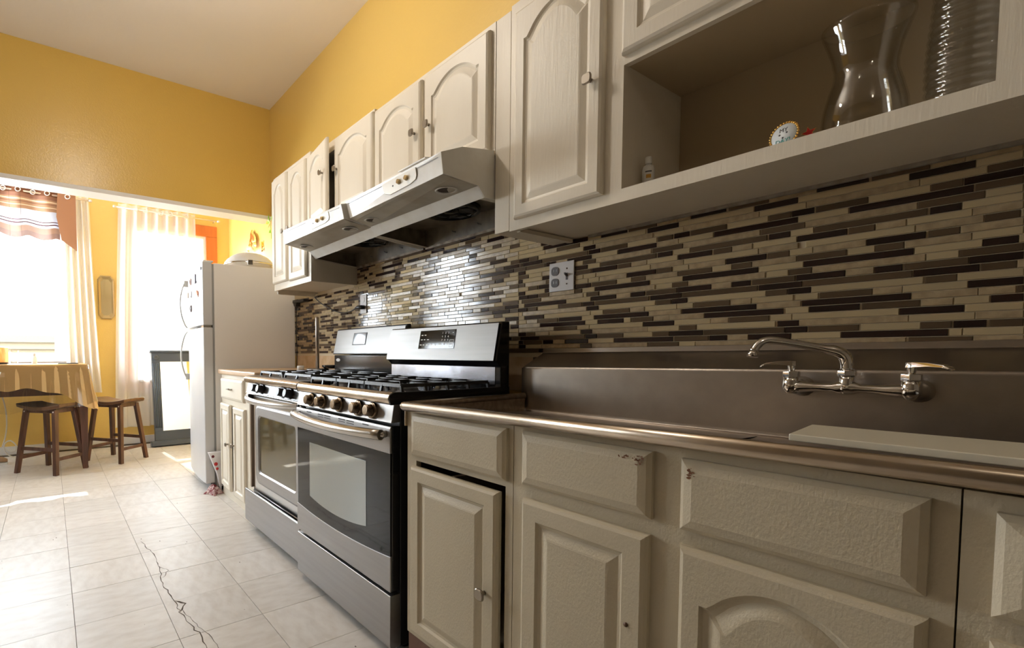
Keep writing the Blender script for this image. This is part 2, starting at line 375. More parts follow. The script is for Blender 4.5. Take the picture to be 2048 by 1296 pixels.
# left-wall windows (out of frame, they light the room)
for k, (a, b_, c, d) in enumerate([(5.0, 5.95, .95, 2.5)]):
    mb = MB(); mb.box(a, b_, LY+.02, LY+.08, c, c+.05).box(a, b_, LY+.02, LY+.08, d-.05, d).box(a, a+.05, LY+.02, LY+.08, c, d).box(b_-.05, b_, LY+.02, LY+.08, c, d).box(a, b_, LY+.03, LY+.07, (c+d)/2-.025, (c+d)/2+.025)
    o = struct(mb.build('window_%d' % (k+3), whitet))
    MB().box(a+.04, b_-.04, LY+.048, LY+.051, c+.04, d-.04).build('pane', pane_m, o)

# neighbour's siding outside the windows
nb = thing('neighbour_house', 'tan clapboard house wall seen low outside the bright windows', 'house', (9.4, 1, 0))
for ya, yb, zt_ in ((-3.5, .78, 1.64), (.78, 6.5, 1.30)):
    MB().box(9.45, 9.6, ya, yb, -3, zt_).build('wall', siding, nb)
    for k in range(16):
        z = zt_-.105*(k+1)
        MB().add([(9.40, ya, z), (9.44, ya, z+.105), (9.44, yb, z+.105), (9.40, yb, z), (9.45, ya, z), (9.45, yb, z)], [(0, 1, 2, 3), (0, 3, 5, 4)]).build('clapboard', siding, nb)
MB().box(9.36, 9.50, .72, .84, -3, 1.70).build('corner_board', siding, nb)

# ------------------------------------------------------------------ mosaic backsplash on wall_right
struct_b = MB().box(-.6, 3.72, -.002, .004, 1.0, 1.72).build('grout_bed', grout, wr)
PIT = .0167; Z0 = 1.0345
ROWS = {}
C1 = (1040, .20062); C2 = (1280, .25465); C3 = (1520, .27778); C4 = (1770, .30855); CC = {1: C1, 2: C2, 3: C3, 4: C4}
SRC = """-1:1D203-648 1B655-775 1O780-1500
0:1D0-65 1B68-225 1S230-610 1O612-722 1S728-1280 2O70-310 2B318-440 2S445-1075 3O130-275 3S278-1054 4O158-570 4S575-901
1:1D0-38 1O45-230 1D240-337 1S345-455 1D460-687 1B695-948 1D952-1533 2O278-543 2D553-690 2S700-855 2D860-1190 3B235-588 3D592-1355 4B512-901
2:1D17-200 1O205-655 1D663-775 1O785-1037 1B1045-1330 2O113-237 2D240-500 2O508-1142 3D188-345 3O355-716 3B732-1160 4O235-435 4D450-660 4O680-901
3:1D0-68 1O75-160 1S165-300 1B305-615 1D622-728 1S733-1283 2B70-315 2O323-450 2B458-1070 3D133-285 3S288-1072 4B162-585 4S590-901
4:1S0-350 1O355-575 1B580-700 1B705-1235 2D36-275 2B280-560 2S565-700 2O710-1021 3B85-235 3B240-1005 4D100-515 4B523-901
5:1S0-210 1D213-657 1B665-785 1D790-1042 2O-60-110 2S115-238 2S240-510 2D515-1133 3B195-358 3D362-722 3O740-1157 4S240-445 4B455-680 4D690-901
6:1B0-75 1S80-185 1O190-388 1D398-622 1B630-750 1D752-1290 2S80-330 2D337-920 2S925-1270 3D310-1090 4S178-605 4S612-850 4O857-901
7:1B0-55 1D60-245 1B255-712 1B718-838 1O843-1103 1S1110-1250 2B-25-40 2B50-295 2B300-425 2O432-712 2S722-880 2B890-1210 3B262-425 3O437-812 3S820-1030 4B122-540 4D543-901
8:1B0-35 1S40-675 1D680-790 1B800-1358 2O135-252 2D258-378 2B385-995 3O0-40 3O50-203 3D210-372 3B378-1180 4O265-470 4B475-901
9:1D0-80 1O92-180 1B190-395 1O400-628 1D637-747 1O760-1296 2D90-333 2O340-930 2D940-1280 3O317-1100 4D190-615 4O625-855 4B872-901
10:1B0-55 1D60-468 1B475-715 1D722-968 1S975-1113 1D1120-1253 2O57-297 2D302-567 2S572-725 2D730-875 2O890-1225 3D268-618 3S627-825 3D832-1030 4O130-545 4D552-901
11:1B0-30 1O35-218 1S225-640 1B645-675 1O680-797 1S805-1358 2B140-262 2O265-383 2S388-990 3B55-210 3O217-376 3S385-1198 4B275-482 4O487-901
12:1D95-185 1O195-300 1S305-555 1O560-628 1B635-757 1D762-1300 2B95-345 2D347-933 2B945-1290 3D323-1110 4B200-635 4D638-868 4D885-901
13:1D0-60 1B65-260 1D262-555 1D558-715 1O727-972 1B982-1120 1O1125-1262 2S55-305 2O308-573 2B578-728 2O733-885 2S890-1235 3O275-628 3B640-832 3O838-1040 4S135-565 4B570-901
14:1B0-95 1O98-187 1D197-560 1B565-690 1B695-800 1S805-1075 1D1080-1362 2O142-260 2B270-390 2S395-680 2D687-998 3O64-218 3B225-385 3S392-770 3D776-1198 4O285-490 4S497-901
15:1O0-60 1S65-270 1O270-560 1B565-640 1B645-765 1B775-1310 2S100-350 2B355-937 2S945-1250 3B338-1120 4S205-645 4O652-880 4D898-901
16:1D0-35 1B40-235 1D238-560 1O565-720 1D730-977 1O988-1117 1S1120-1275 2B68-305 2D310-573 2O588-728 2S735-890 2B900-1238 3D278-632 3O647-833 3S842-1058 4B150-570 4S575-901
17:1O0-95 1B100-230 1S233-558 1D562-683 1B690-810 1O817-1370 2D148-262 2B272-400 2O405-1007 3D72-222 3B230-393 3O402-1210 4D297-500 4B508-901
18:1D0-63 1B70-310 1S315-555 1B560-640 1O645-763 1S770-1318 2O106-345 2S350-950 3O15-330 3S335-1138 4O220-652 4B660-901
19:1O75-262 1D273-310 1D318-368 1S375-485 1D490-723 1B730-985 1D992-1370 2B315-583 2D592-1245 3B285-645 3D652-1542 4O590-901
20:1O0-32 1D40-230 1O240-687 1D697-808 1O820-1080 1B1085-1375 2O150-265 2D278-395 2O407-687 2B700-1015 3O75-230 3D237-397 3O410-785 3B792-1233 4O303-512 4D520-901
21:1D12-95 1O105-190 1B200-645 1D652-762 1S770-1335 2B122-350 2S352-945 3B5-340 3S345-1155 4B235-670 4O672-901
22:1B0-260 1S265-380 1O385-605 1B612-740 1B745-1265 2D68-310 2B318-905 2D910-1245 3B285-1083 4D165-590 4B597-901
23:1B0-240 1D245-688 1B695-820 1D822-1080 1O1095-1373 2S148-300 2S305-410 2D413-685 2O705-1020 3S75-415 3D418-790 3O812-1230 4S310-525 4S530-901"""
CY_ = 1.62
def px2x(px, z):
    # column px of the wall point (x,0,z) -> x  (used once to lay out the mosaic lengths)
    yaw, pit = 0.5945, -0.0464
    t = (px-769.16)/988.72
    fx, fy, fz = math.cos(pit)*math.cos(yaw), -math.cos(pit)*math.sin(yaw), math.sin(pit)
    rx, ry = -math.sin(yaw), -math.cos(yaw)
    # rx*x + ry*(-CY) = t*(fx*x + fy*(-CY) + fz*(z-1.0135))
    return (ry*CY_ + t*(-fy*CY_ + fz*(z-1.0135)))/(rx - t*fx)
for ln in SRC.split('\n'):
    r, rest = ln.split(':'); r = int(r); z = Z0+PIT*(r+.5); segs = []
    for e in rest.split():
        c = CC[int(e[0])]; ty = e[1]; body = e[2:]
        neg = body.startswith('-'); a, b_ = (body[1:] if neg else body).split('-'); a = -float(a) if neg else float(a); b_ = float(b_)
        xa, xb = px2x(c[0]+a*c[1], z), px2x(c[0]+b_*c[1], z)
        segs.append((min(xa, xb), max(xa, xb), ty))
    segs.sort(); ROWS[r] = segs
tiles = []
for r in range(-1, 31):
    base = ROWS[r] if r in ROWS else ROWS[(r*5+3) % 24]
    cut = .105
    seq = []; x = None
    for (a, b_, ty) in base:
        if b_ < cut or a > 1.40: continue
        if x is not None and a-x > .02: seq.append([x+.002, a-.002, random.choice('BSB')])
        if x is not None and a < x: a = x+.002
        if b_-a < .008: continue
        seq.append([a, b_, ty]); x = b_
    if seq[-1][2] in 'SB' and x < 1.3: pass
    span = x - seq[0][0] + .002; xs0 = seq[0][0]
    full = []; n = 0; off = 0
    if r > 23 or r < -1: off = random.uniform(0, .3)
    while xs0+n*span < 3.9:
        for (a, b_, ty) in seq: full.append((a+n*span-off, b_+n*span-off, ty))
        n += 1
    x = full[0][0]
    while x > -.55:
        l = random.choice([.049, .098, .098, .196]); full.append((x-l+.001, x-.0015, random.choice('DOBSBS'))); x -= l
    zz = Z0+PIT*r
    for (a, b_, ty) in full:
        b2 = min(b_, 3.71)
        if b2-a < .008: continue
        zt = 1.428 if b2 < 1.165 else (1.436 if a > 2.72 else (1.55))
        if r <= -1 and not (1.28 < a): 
            if b2 < 1.27: continue
        if a > 1.31 and r < -1: continue
        if zz+PIT > zt+.012: continue
        tiles.append((a, b2, zz, ty))
tiles.sort(key=lambda t: ((t[0]+t[1])/2 if t[1] > .04 else 99))
cache = {}
rest = MB(); TI = {'D': 0, 'O': 1, 'B': 2, 'S': 3}
def tile_loops(wd, h, cx=0, cz=0, y=0):
    q = lambda i, yy: [(cx+a*(wd/2-i), yy, cz+b_*(h/2-i)) for a, b_ in ((-1, -1), (-1, 1), (1, 1), (1, -1))]
    return [q(0, y), q(0, y+.0028), q(.0008, y+.0036)]
cnt = 0
for (a, b_, zz, ty) in tiles:
    wd = round(b_-a, 3); cx = (a+b_)/2; cz = zz+PIT/2; h = PIT-.0019
    if cnt < 300 and b_ > .04:
        k = (wd, ty)
        if k not in cache:
            o = MB().loops(tile_loops(wd, h), cap0=False).build('mosaic_tile', TM[ty], wr); cache[k] = o.data
        else:
            o = bpy.data.objects.new('mosaic_tile', cache[k]); COL.objects.link(o); o.parent = wr
        o.location = (cx, .004, cz); o.rotation_euler = (random.uniform(-.012, .012), 0, random.uniform(-.006, .006)); cnt += 1
    else:
        b0 = len(rest.v); rest.loops(tile_loops(wd, h, cx, cz, .004), TI[ty], cap0=False)
        tl = random.uniform(-.02, .02); t2 = random.uniform(-.008, .008)
        for q in range(b0, len(rest.v)):
            X, Y, Zc = rest.v[q]; rest.v[q] = (X, Y+(Zc-cz)*tl+(X-cx)*t2+.0002, Zc)
rt = rest.build('mosaic_tile', [t_dark, t_olive, t_beige, t_stone], wr); rt['kind'] = 'stuff'
# bare wall under the mosaic behind the cooktops
MB().box(1.30, 3.63, -.001, .003, .86, 1.0).build('bare_plaster', mat('bare_plaster', (0.55, 0.36, 0.19), 0.8, noise=(12, .8, (0.70, 0.52, 0.33))), wr)
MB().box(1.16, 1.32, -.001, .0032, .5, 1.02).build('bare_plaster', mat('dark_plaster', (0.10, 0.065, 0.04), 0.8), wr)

# ------------------------------------------------------------------ raised-panel doors, drawers, knobs
def outline(x0, x1, z0, z1, arch, K=20):
    pts = [(x0, z0), (x1, z0), (x1, z1 - (arch or 0))]
    for k in range(1, K):
        u = 1-2*k/K
        a = 0 if not arch else (arch*(1-(abs(u)/.86)**2.0)**.8 if abs(u) < .86 else 0)
        if arch and abs(u) >= .86: a = -.0 
        pts.append((x0+(x1-x0)*(u+1)/2, z1-(arch or 0)+a))
    pts.append((x0, z1-(arch or 0)))
    return pts
def door_mb(x0, x1, z0, z1, y, t=.02, fw=.045, arch=0, wide=.010):
    mb = MB(); L = []
    def lp(i, d, ar=0, ext=0):
        return [(p[0], y+d, p[1]) for p in outline(x0+i, x1-i, z0+i, z1-i+ext, ar)]
    L.append(lp(0, 0)); L.append(lp(0, t*.45)); L.append(lp(wide*.35, t*.8)); L.append(lp(wide, t))
    if fw:
        L += [lp(fw, t, arch), lp(fw+.005, t-.006, arch), lp(fw+.012, t-.008, arch), lp(fw+.030, t-.001, arch), lp(fw+.034, t, arch)]
    return mb.loops(L)
def knob(parent, x, y, z, m=nickel, s=1.0):
    mb = MB(); mb.tube([(x, y, z), (x, y+.016*s, z)], [.006*s, .0045*s], 10)
    r = .0145*s; P = []
    for k in range(20):
        a = 2*PI*k/20+PI/4; c_, s_ = math.cos(a), math.sin(a); q = (abs(c_)**4+abs(s_)**4)**-.25
        P.append((c_*q, s_*q))
    mb.loops([[(x+p[0]*r*f, y+d, z+p[1]*r*f) for p in P] for f, d in ((.8, .015*s), (1, .017*s), (1, .021*s), (.85, .0235*s))])
    return mb.build('knob', m, parent)

# ---- lower cabinets by the sink
BY = .69
def base_cab(label, x0, x1, ztop, holes=()):
    t = thing('base_cabinet', label, 'cabinet', ((x0+x1)/2, .35, 0))
    mb = MB(); mb.box(x0, x0+.018, .02, BY-.018, .10, .60).box(x1-.018, x1, .02, BY-.018, .10, .60).box(x0+.018, x1-.018, .02, BY-.018, .12, .14).box(x0+.018, x1-.018, .02, .03, .14, .60)
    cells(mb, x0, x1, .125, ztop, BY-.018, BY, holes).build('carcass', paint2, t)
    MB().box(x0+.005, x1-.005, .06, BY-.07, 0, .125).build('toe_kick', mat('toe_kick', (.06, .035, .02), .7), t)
    return t
c1 = base_cab('cream base cabinet beside the stoves, its door ajar with a dark gap and a knob', .8145, 1.245, .846, [(.838, 1.20, .14, .684)])
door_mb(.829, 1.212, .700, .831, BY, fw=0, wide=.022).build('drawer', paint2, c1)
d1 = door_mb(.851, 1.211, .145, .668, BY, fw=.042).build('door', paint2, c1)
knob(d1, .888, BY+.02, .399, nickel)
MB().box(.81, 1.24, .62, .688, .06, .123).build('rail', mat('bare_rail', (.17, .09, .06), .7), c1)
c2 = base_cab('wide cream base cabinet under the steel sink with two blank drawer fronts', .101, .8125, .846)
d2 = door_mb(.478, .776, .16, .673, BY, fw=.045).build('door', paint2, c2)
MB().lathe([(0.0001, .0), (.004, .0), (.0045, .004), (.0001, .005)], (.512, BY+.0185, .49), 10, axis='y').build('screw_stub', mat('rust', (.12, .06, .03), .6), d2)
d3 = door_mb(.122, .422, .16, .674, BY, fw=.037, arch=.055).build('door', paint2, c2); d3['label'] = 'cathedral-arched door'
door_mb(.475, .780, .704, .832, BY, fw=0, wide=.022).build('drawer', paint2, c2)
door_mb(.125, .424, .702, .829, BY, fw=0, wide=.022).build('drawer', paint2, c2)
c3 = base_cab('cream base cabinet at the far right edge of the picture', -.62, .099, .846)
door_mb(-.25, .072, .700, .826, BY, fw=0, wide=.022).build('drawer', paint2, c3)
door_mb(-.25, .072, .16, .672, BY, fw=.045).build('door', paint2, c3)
def chips(parent, x, z, y, n, sx, sz):
    mb = MB()
    for _ in range(n):
        cx, cz = x+random.gauss(0, sx), z+random.gauss(0, sz); r = random.uniform(.0008, .0032); k = random.randint(5, 7)
        st = random.uniform(.8, 3)
        mb.add([(cx+r*st*random.uniform(.5, 1)*math.cos(2*PI*i/k), y, cz+r*random.uniform(.4, 1)*math.sin(2*PI*i/k)) for i in range(k)], [tuple(range(k))])
    return mb.build('paint_chip', chip, parent)
chips(c2, .494, .813, BY+.0204, 16, .005, .006); chips(c2, .52, .816, BY+.0204, 9, .016, .002); chips(c2, .404, .808, BY+.0204, 10, .004, .004)
# ---- steel sink: rolled rim, recessed deck, basin, tall backsplash
sk = thing('steel_sink', 'long stainless steel sink top with rolled rim and tall backsplash', 'sink', (.35, .4, .85))
def zt(x): return .0165*(1.22-x)/1.15           # the whole top sits a little out of level
XL, XR = 1.255, -.62
def lipprof(x, xo=0):
    z = .848+zt(x)
    pts = []
    for k in range(11):
        a = -PI*.55 + PI*1.1*k/10
        pts.append((.712+.011*math.cos(a), z+.0145*math.sin(a)+.003))
    pts += [(.690, z+.014), (.672, z-.018), (.672, z-.024), (.694, z-.002)]
    return pts
MB().prism(lipprof(XR), XR, XL-.02, lipprof(XL-.02), smooth=True).build('rim', lip_m, sk)
mb = MB()
z0, z1 = .848+zt(XL), .848+zt(XL)
mb.tube([(XL-.022, .712, z0+.003), (XL-.008, .705, z0+.003), (XL-.002, .69, z0+.003), (XL-.001, .66, z0+.004), (XL-.001, .135, z0+.006)], .0125, 12)
mb.box(XL-.010, XL-.006, .14, .70, z0-.06, z0+.004)
mb.build('side_rim', lip_m, sk)
def dz(x, d): return .798+zt(x)*.6+d
# deck with the basin opening; ridged drainboard
mb = MB(); bx0, bx1, by0, by1 = -.25, .50, .21, .60
X0, X1, Y0, Y1 = XR, XL-.01, .13, .675
def P(x, y): return (x, y, dz(x, .022 if y > .66 else 0))
for (a, b_, c, d) in ((X0, bx0, Y0, Y1), (bx1, X1, Y0, Y1), (bx0, bx1, Y0, by0), (bx0, bx1, by1, Y1)):
    mb.add([P(a, c), P(b_, c), P(b_, d), P(a, d)], [(0, 1, 2, 3)])
zb = .61
mb.add([(bx0, by0, dz(bx0, 0)), (bx1, by0, dz(bx1, 0)), (bx1, by1, dz(bx1, 0)), (bx0, by1, dz(bx0, 0)), (bx0+.02, by0+.02, zb), (bx1-.02, by0+.02, zb), (bx1-.02, by1-.02, zb), (bx0+.02, by1-.02, zb)],
       [(0, 1, 5, 4), (1, 2, 6, 5), (2, 3, 7, 6), (3, 0, 4, 7), (4, 5, 6, 7)])
mb.build('basin', steel_d, sk, bevel=.006)
def spl(x):
    z = zt(x)
    return [(.145, dz(x, 0)), (.134, dz(x, .004)), (.130, dz(x, .014)), (.130, .955+z), (.126, .963+z), (.122, .966+z), (.016, 1.014+z*.6), (.012, 1.018+z*.5), (.010, 1.034+z*.5), (.005, 1.034+z*.5), (.005, 1.012+z*.5), (.02, .99), (.12, .94), (.122, .79)]
A, B_ = spl(XR), spl(XL+.012)
mbs = MB().prism(A, XR, XL+.012, B_)
mbs.build('backsplash', steel_d, sk, bevel=.0015, seg=2)
MB().box(XL+.013, XL+.0145, .02, .129, .80, .96).build('splash_end', steel_d, sk)
# cutting board lying over the basin
cb = MB().add([(.318, .43, .868), (.302, .60, .868), (-.30, .64, .874), (-.30, .45, .874)]+[(.318, .43, .880), (.302, .60, .880), (-.30, .64, .886), (-.30, .45, .886)],
              [(0, 1, 2, 3), (7, 6, 5, 4), (0, 4, 5, 1), (1, 5, 6, 2), (2, 6, 7, 3), (3, 7, 4, 0)])
tag(cb.build('cutting_board', board, bevel=.002), 'worn white cutting board laid across the right of the steel sink', 'cutting board')

# ---- faucet
fa = thing('wall_faucet', 'chrome two-handle wall faucet with long swing spout on the sink backsplash', 'faucet', (.32, .13, .94))
fy = .205
mb = MB()
mb.tube([(.425, fy, .938), (.40, fy, .938), (.375, fy, .9385), (.345, fy, .9395), (.335, fy, .940), (.31, fy, .940), (.30, fy, .9395), (.27, fy, .9385), (.245, fy, .938), (.22, fy, .938)],
        [.012, .0135, .0095, .0085, .014, .014, .0085, .0095, .0135, .012], 14)
for x in (.418, .226):
    mb.tube([(x, fy, .922), (x, fy, .935), (x, fy, .95), (x, fy, .961)], [.010, .0165, .0150, .0135], 16)
    mb.tube([(x, fy-.002, .936), (x, .17, .936), (x, .150, .936), (x, .131, .936)], [.014, .0125, .018, .024], 18)
mb.tube([(.322, fy, .928), (.322, fy, .938), (.322, fy, .955), (.322, fy, .968)], [.010, .0155, .012, .0125], 16)
mb.build('body', chrome, fa)
for x in (.418, .226):
    MB().tube([(x, fy, .960), (x, fy, .973)], .0165, 6).build('bonnet_nut', chrome, fa, bevel=.001)
MB().tube([(.322, fy, .966), (.322, fy, .977)], .0165, 6).build('bonnet_nut', chrome, fa, bevel=.001)
def bez(P, n=14):
    out = []
    for k in range(n+1):
        t = k/n; a = (1-t)**3; b2 = 3*t*(1-t)**2; c = 3*t*t*(1-t); d = t**3
        out.append(tuple(a*P[0][i]+b2*P[1][i]+c*P[2][i]+d*P[3][i] for i in range(3)))
    return out
p1 = bez([(.322, fy, .975), (.322, fy, 1.004), (.324, fy+.004, 1.014), (.346, fy+.012, 1.021)], 10)
p2 = bez([(.346, fy+.012, 1.021), (.37, fy+.025, 1.028), (.40, fy+.045, 1.036), (.430, fy+.065, 1.043)], 6)[1:]
p3 = bez([(.430, fy+.065, 1.043), (.447, fy+.075, 1.047), (.458, fy+.085, 1.040), (.462, fy+.092, 1.016)], 10)[1:]
sp = MB().tube(p1+p2+p3, [.0115]*4+[.0115]*7+[.0085]*(len(p2)+len(p3)), 14)
sp.tube([(.4615, fy+.0915, 1.020), (.463, fy+.0945, 1.006)], [.0092, .0112], 14)
sp.build('spout', chrome, fa)
for x, dx, dy in ((.418, .052, .022), (.226, -.056, .03)):
    mb = MB().tube([(x, fy, .972), (x, fy, .990)], [.0055, .008], 10)
    u = Vector((dx, dy, 0)); s_ = Vector((-dy, dx, 0)).normalized()
    Ls = []
    for t, wd, zz, th in ((-.12, .007, .985, .011), (.1, .009, .986, .011), (.45, .0075, .988, .008), (.85, .0095, .987, .005), (1.0, .008, .983, .004), (1.05, .004, .981, .003)):
        c = Vector((x, fy, zz))+u*t
        Ls.append([tuple(c+s_*wd), tuple(c+s_*wd*.8+Vector((0, 0, th))), tuple(c-s_*wd*.8+Vector((0, 0, th))), tuple(c-s_*wd)])
    mb.loops(Ls, smooth=True).build('lever_handle', chrome, fa, bevel=.001)

# ------------------------------------------------------------------ wall cabinets
UY = .325
def shell(mb, x0, x1, z0, z1, holes, y1=UY, back=True, ff=.018, tz=.016):
    mb.box(x0, x0+.016, .003, y1-ff, z0, z1).box(x1-.016, x1, .003, y1-ff, z0, z1)
    mb.box(x0+.016, x1-.016, .003, y1-ff, z1-.016, z1)
    mb.box(x0+.016, x1-.016, .003, y1-ff, z0+.012, z0+.012+tz)
    mb.box(x0+.016, x1-.016, .003, .010, z0+.03, z1-.016)
    return cells(mb, x0, x1, z0, z1, y1-ff, y1, holes)
# D: tall cabinet with arched door, open shelf and short upper doors
cd = thing('wall_cabinet', 'large cream wall cabinet with open shelf above the sink', 'wall cabinet', (.3, .16, 1.43))
XC1 = 1.163
mb = MB(); shell(mb, -.62, XC1, 1.425, 2.16, [(.128, .769, 1.46, 1.786), (.13, .76, 1.84, 2.10)], tz=.012)
mb.box(.769, .785, .01, UY-.018, 1.44, 2.14).box(.112, .128, .01, UY-.018, 1.44, 2.14)
mb.build('carcass', paint, cd)
MB().box(.128, .769, .011, UY-.0005, 1.4445, 1.4595).build('shelf_board', paint, cd)
MB().box(.128, .769, .012, UY-.02, 1.790, 1.806).build('shelf_top', inner, cd)
MB().box(.129, .768, .0105, .0165, 1.46, 1.80).build('shelf_back', inner, cd)
MB().box(-.6, XC1-.09, .0045, .018, 1.428, 1.440).build('nailer_strip', mat('dusty_strip', (.36, .32, .27), .8, noise=(40, .7, (.22, .18, .14))), cd)
MB().box(XC1-.03, XC1-.0165, .02, UY-.02, 1.421, 1.434).build('bottom_cleat', paint, cd)
dd = door_mb(.820, 1.135, 1.457, 2.118, UY, fw=.04, arch=.062).build('door', paint, cd); dd['label'] = 'arched door'
knob(dd, .855, UY+.02, 1.778)
for x0, x1 in ((.455, .770), (.135, .448)):
    dk = door_mb(x0, x1, 1.808, 2.118, UY, fw=.045, arch=.04).build('door', paint, cd)
# filler board
tag(box('filler_board', paint, None, 1.166, 1.231, .003, UY-.001, 1.429, 2.15, bevel=.0015), 'narrow upright cream filler board right of the near range hood', 'board')
def uppercab(label, x0, x1, z0, z1, holes, grp=None):
    t = thing('wall_cabinet', label, 'wall cabinet', ((x0+x1)/2, .16, z0))
    mb = MB(); shell(mb, x0, x1, z0, z1, holes); mb.build('carcass', paint, t)
    MB().box(x0+.02, x1-.02, .011, .014, z0+.03, z1-.02).build('shade_panel', darkin, t)  # near-black sheet: shade inside the cabinet put into its colour
    return t
cc = uppercab('cream wall cabinet with two arched doors over the near range hood', 1.2325, 1.995, 1.70, 2.15, [(1.26, 1.60, 1.73, 2.1), (1.63, 1.97, 1.73, 2.1)])
da = door_mb(1.250, 1.602, 1.722, 2.128, UY, fw=.045, arch=.05).build('door', paint, cc); knob(da, 1.570, UY+.02, 1.925)
da = door_mb(1.628, 1.975, 1.722, 2.130, UY, fw=.045, arch=.05).build('door', paint, cc); knob(da, 1.665, UY+.02, 1.925)
MB().box(1.9785, 1.984, UY, UY+.006, 2.02, 2.07).build('hinge', nickel, cc)
cbn = uppercab('cream wall cabinet over the far range hood, one arched door hanging open', 1.997, 2.69, 1.70, 2.165, [(2.02, 2.35, 1.73, 2.11), (2.38, 2.68, 1.73, 2.11)])
da = door_mb(1.995, 2.368, 1.722, 2.150, UY, fw=.045, arch=.05).build('door', paint, cbn); knob(da, 2.335, UY+.02, 1.985)
dj = door_mb(2.375, 2.700, 1.73, 2.160, UY, fw=.045, arch=.05)
RM = Matrix.Translation((2.70, UY, 0)) @ Matrix.Rotation(-math.radians(7.5), 4, 'Z') @ Matrix.Translation((-2.70, -UY, 0))
dj.tf(RM); dj = dj.build('door', paint, cbn); dj['label'] = 'arched door standing ajar'
kq = RM @ Vector((2.425, UY+.02, 1.985)); knob(dj, *kq)
ca = uppercab('tall cream wall cabinet with two arched doors beside the refrigerator', 2.692, 3.272, 1.445, 2.20, [(2.73, 2.98, 1.50, 2.15), (3.03, 3.24, 1.50, 2.15)])
da = door_mb(2.735, 2.985, 1.478, 2.172, UY, fw=.045, arch=.05).build('door', paint, ca); knob(da, 2.955, UY+.02, 1.805)
da = door_mb(3.020, 3.262, 1.488, 2.180, UY, fw=.045, arch=.05).build('door', paint, ca); knob(da, 3.045, UY+.02, 1.805)
MB().box(3.256, 3.2719, .02, UY-.02, 1.425, 1.4445).build('bottom_cleat', paint, ca)

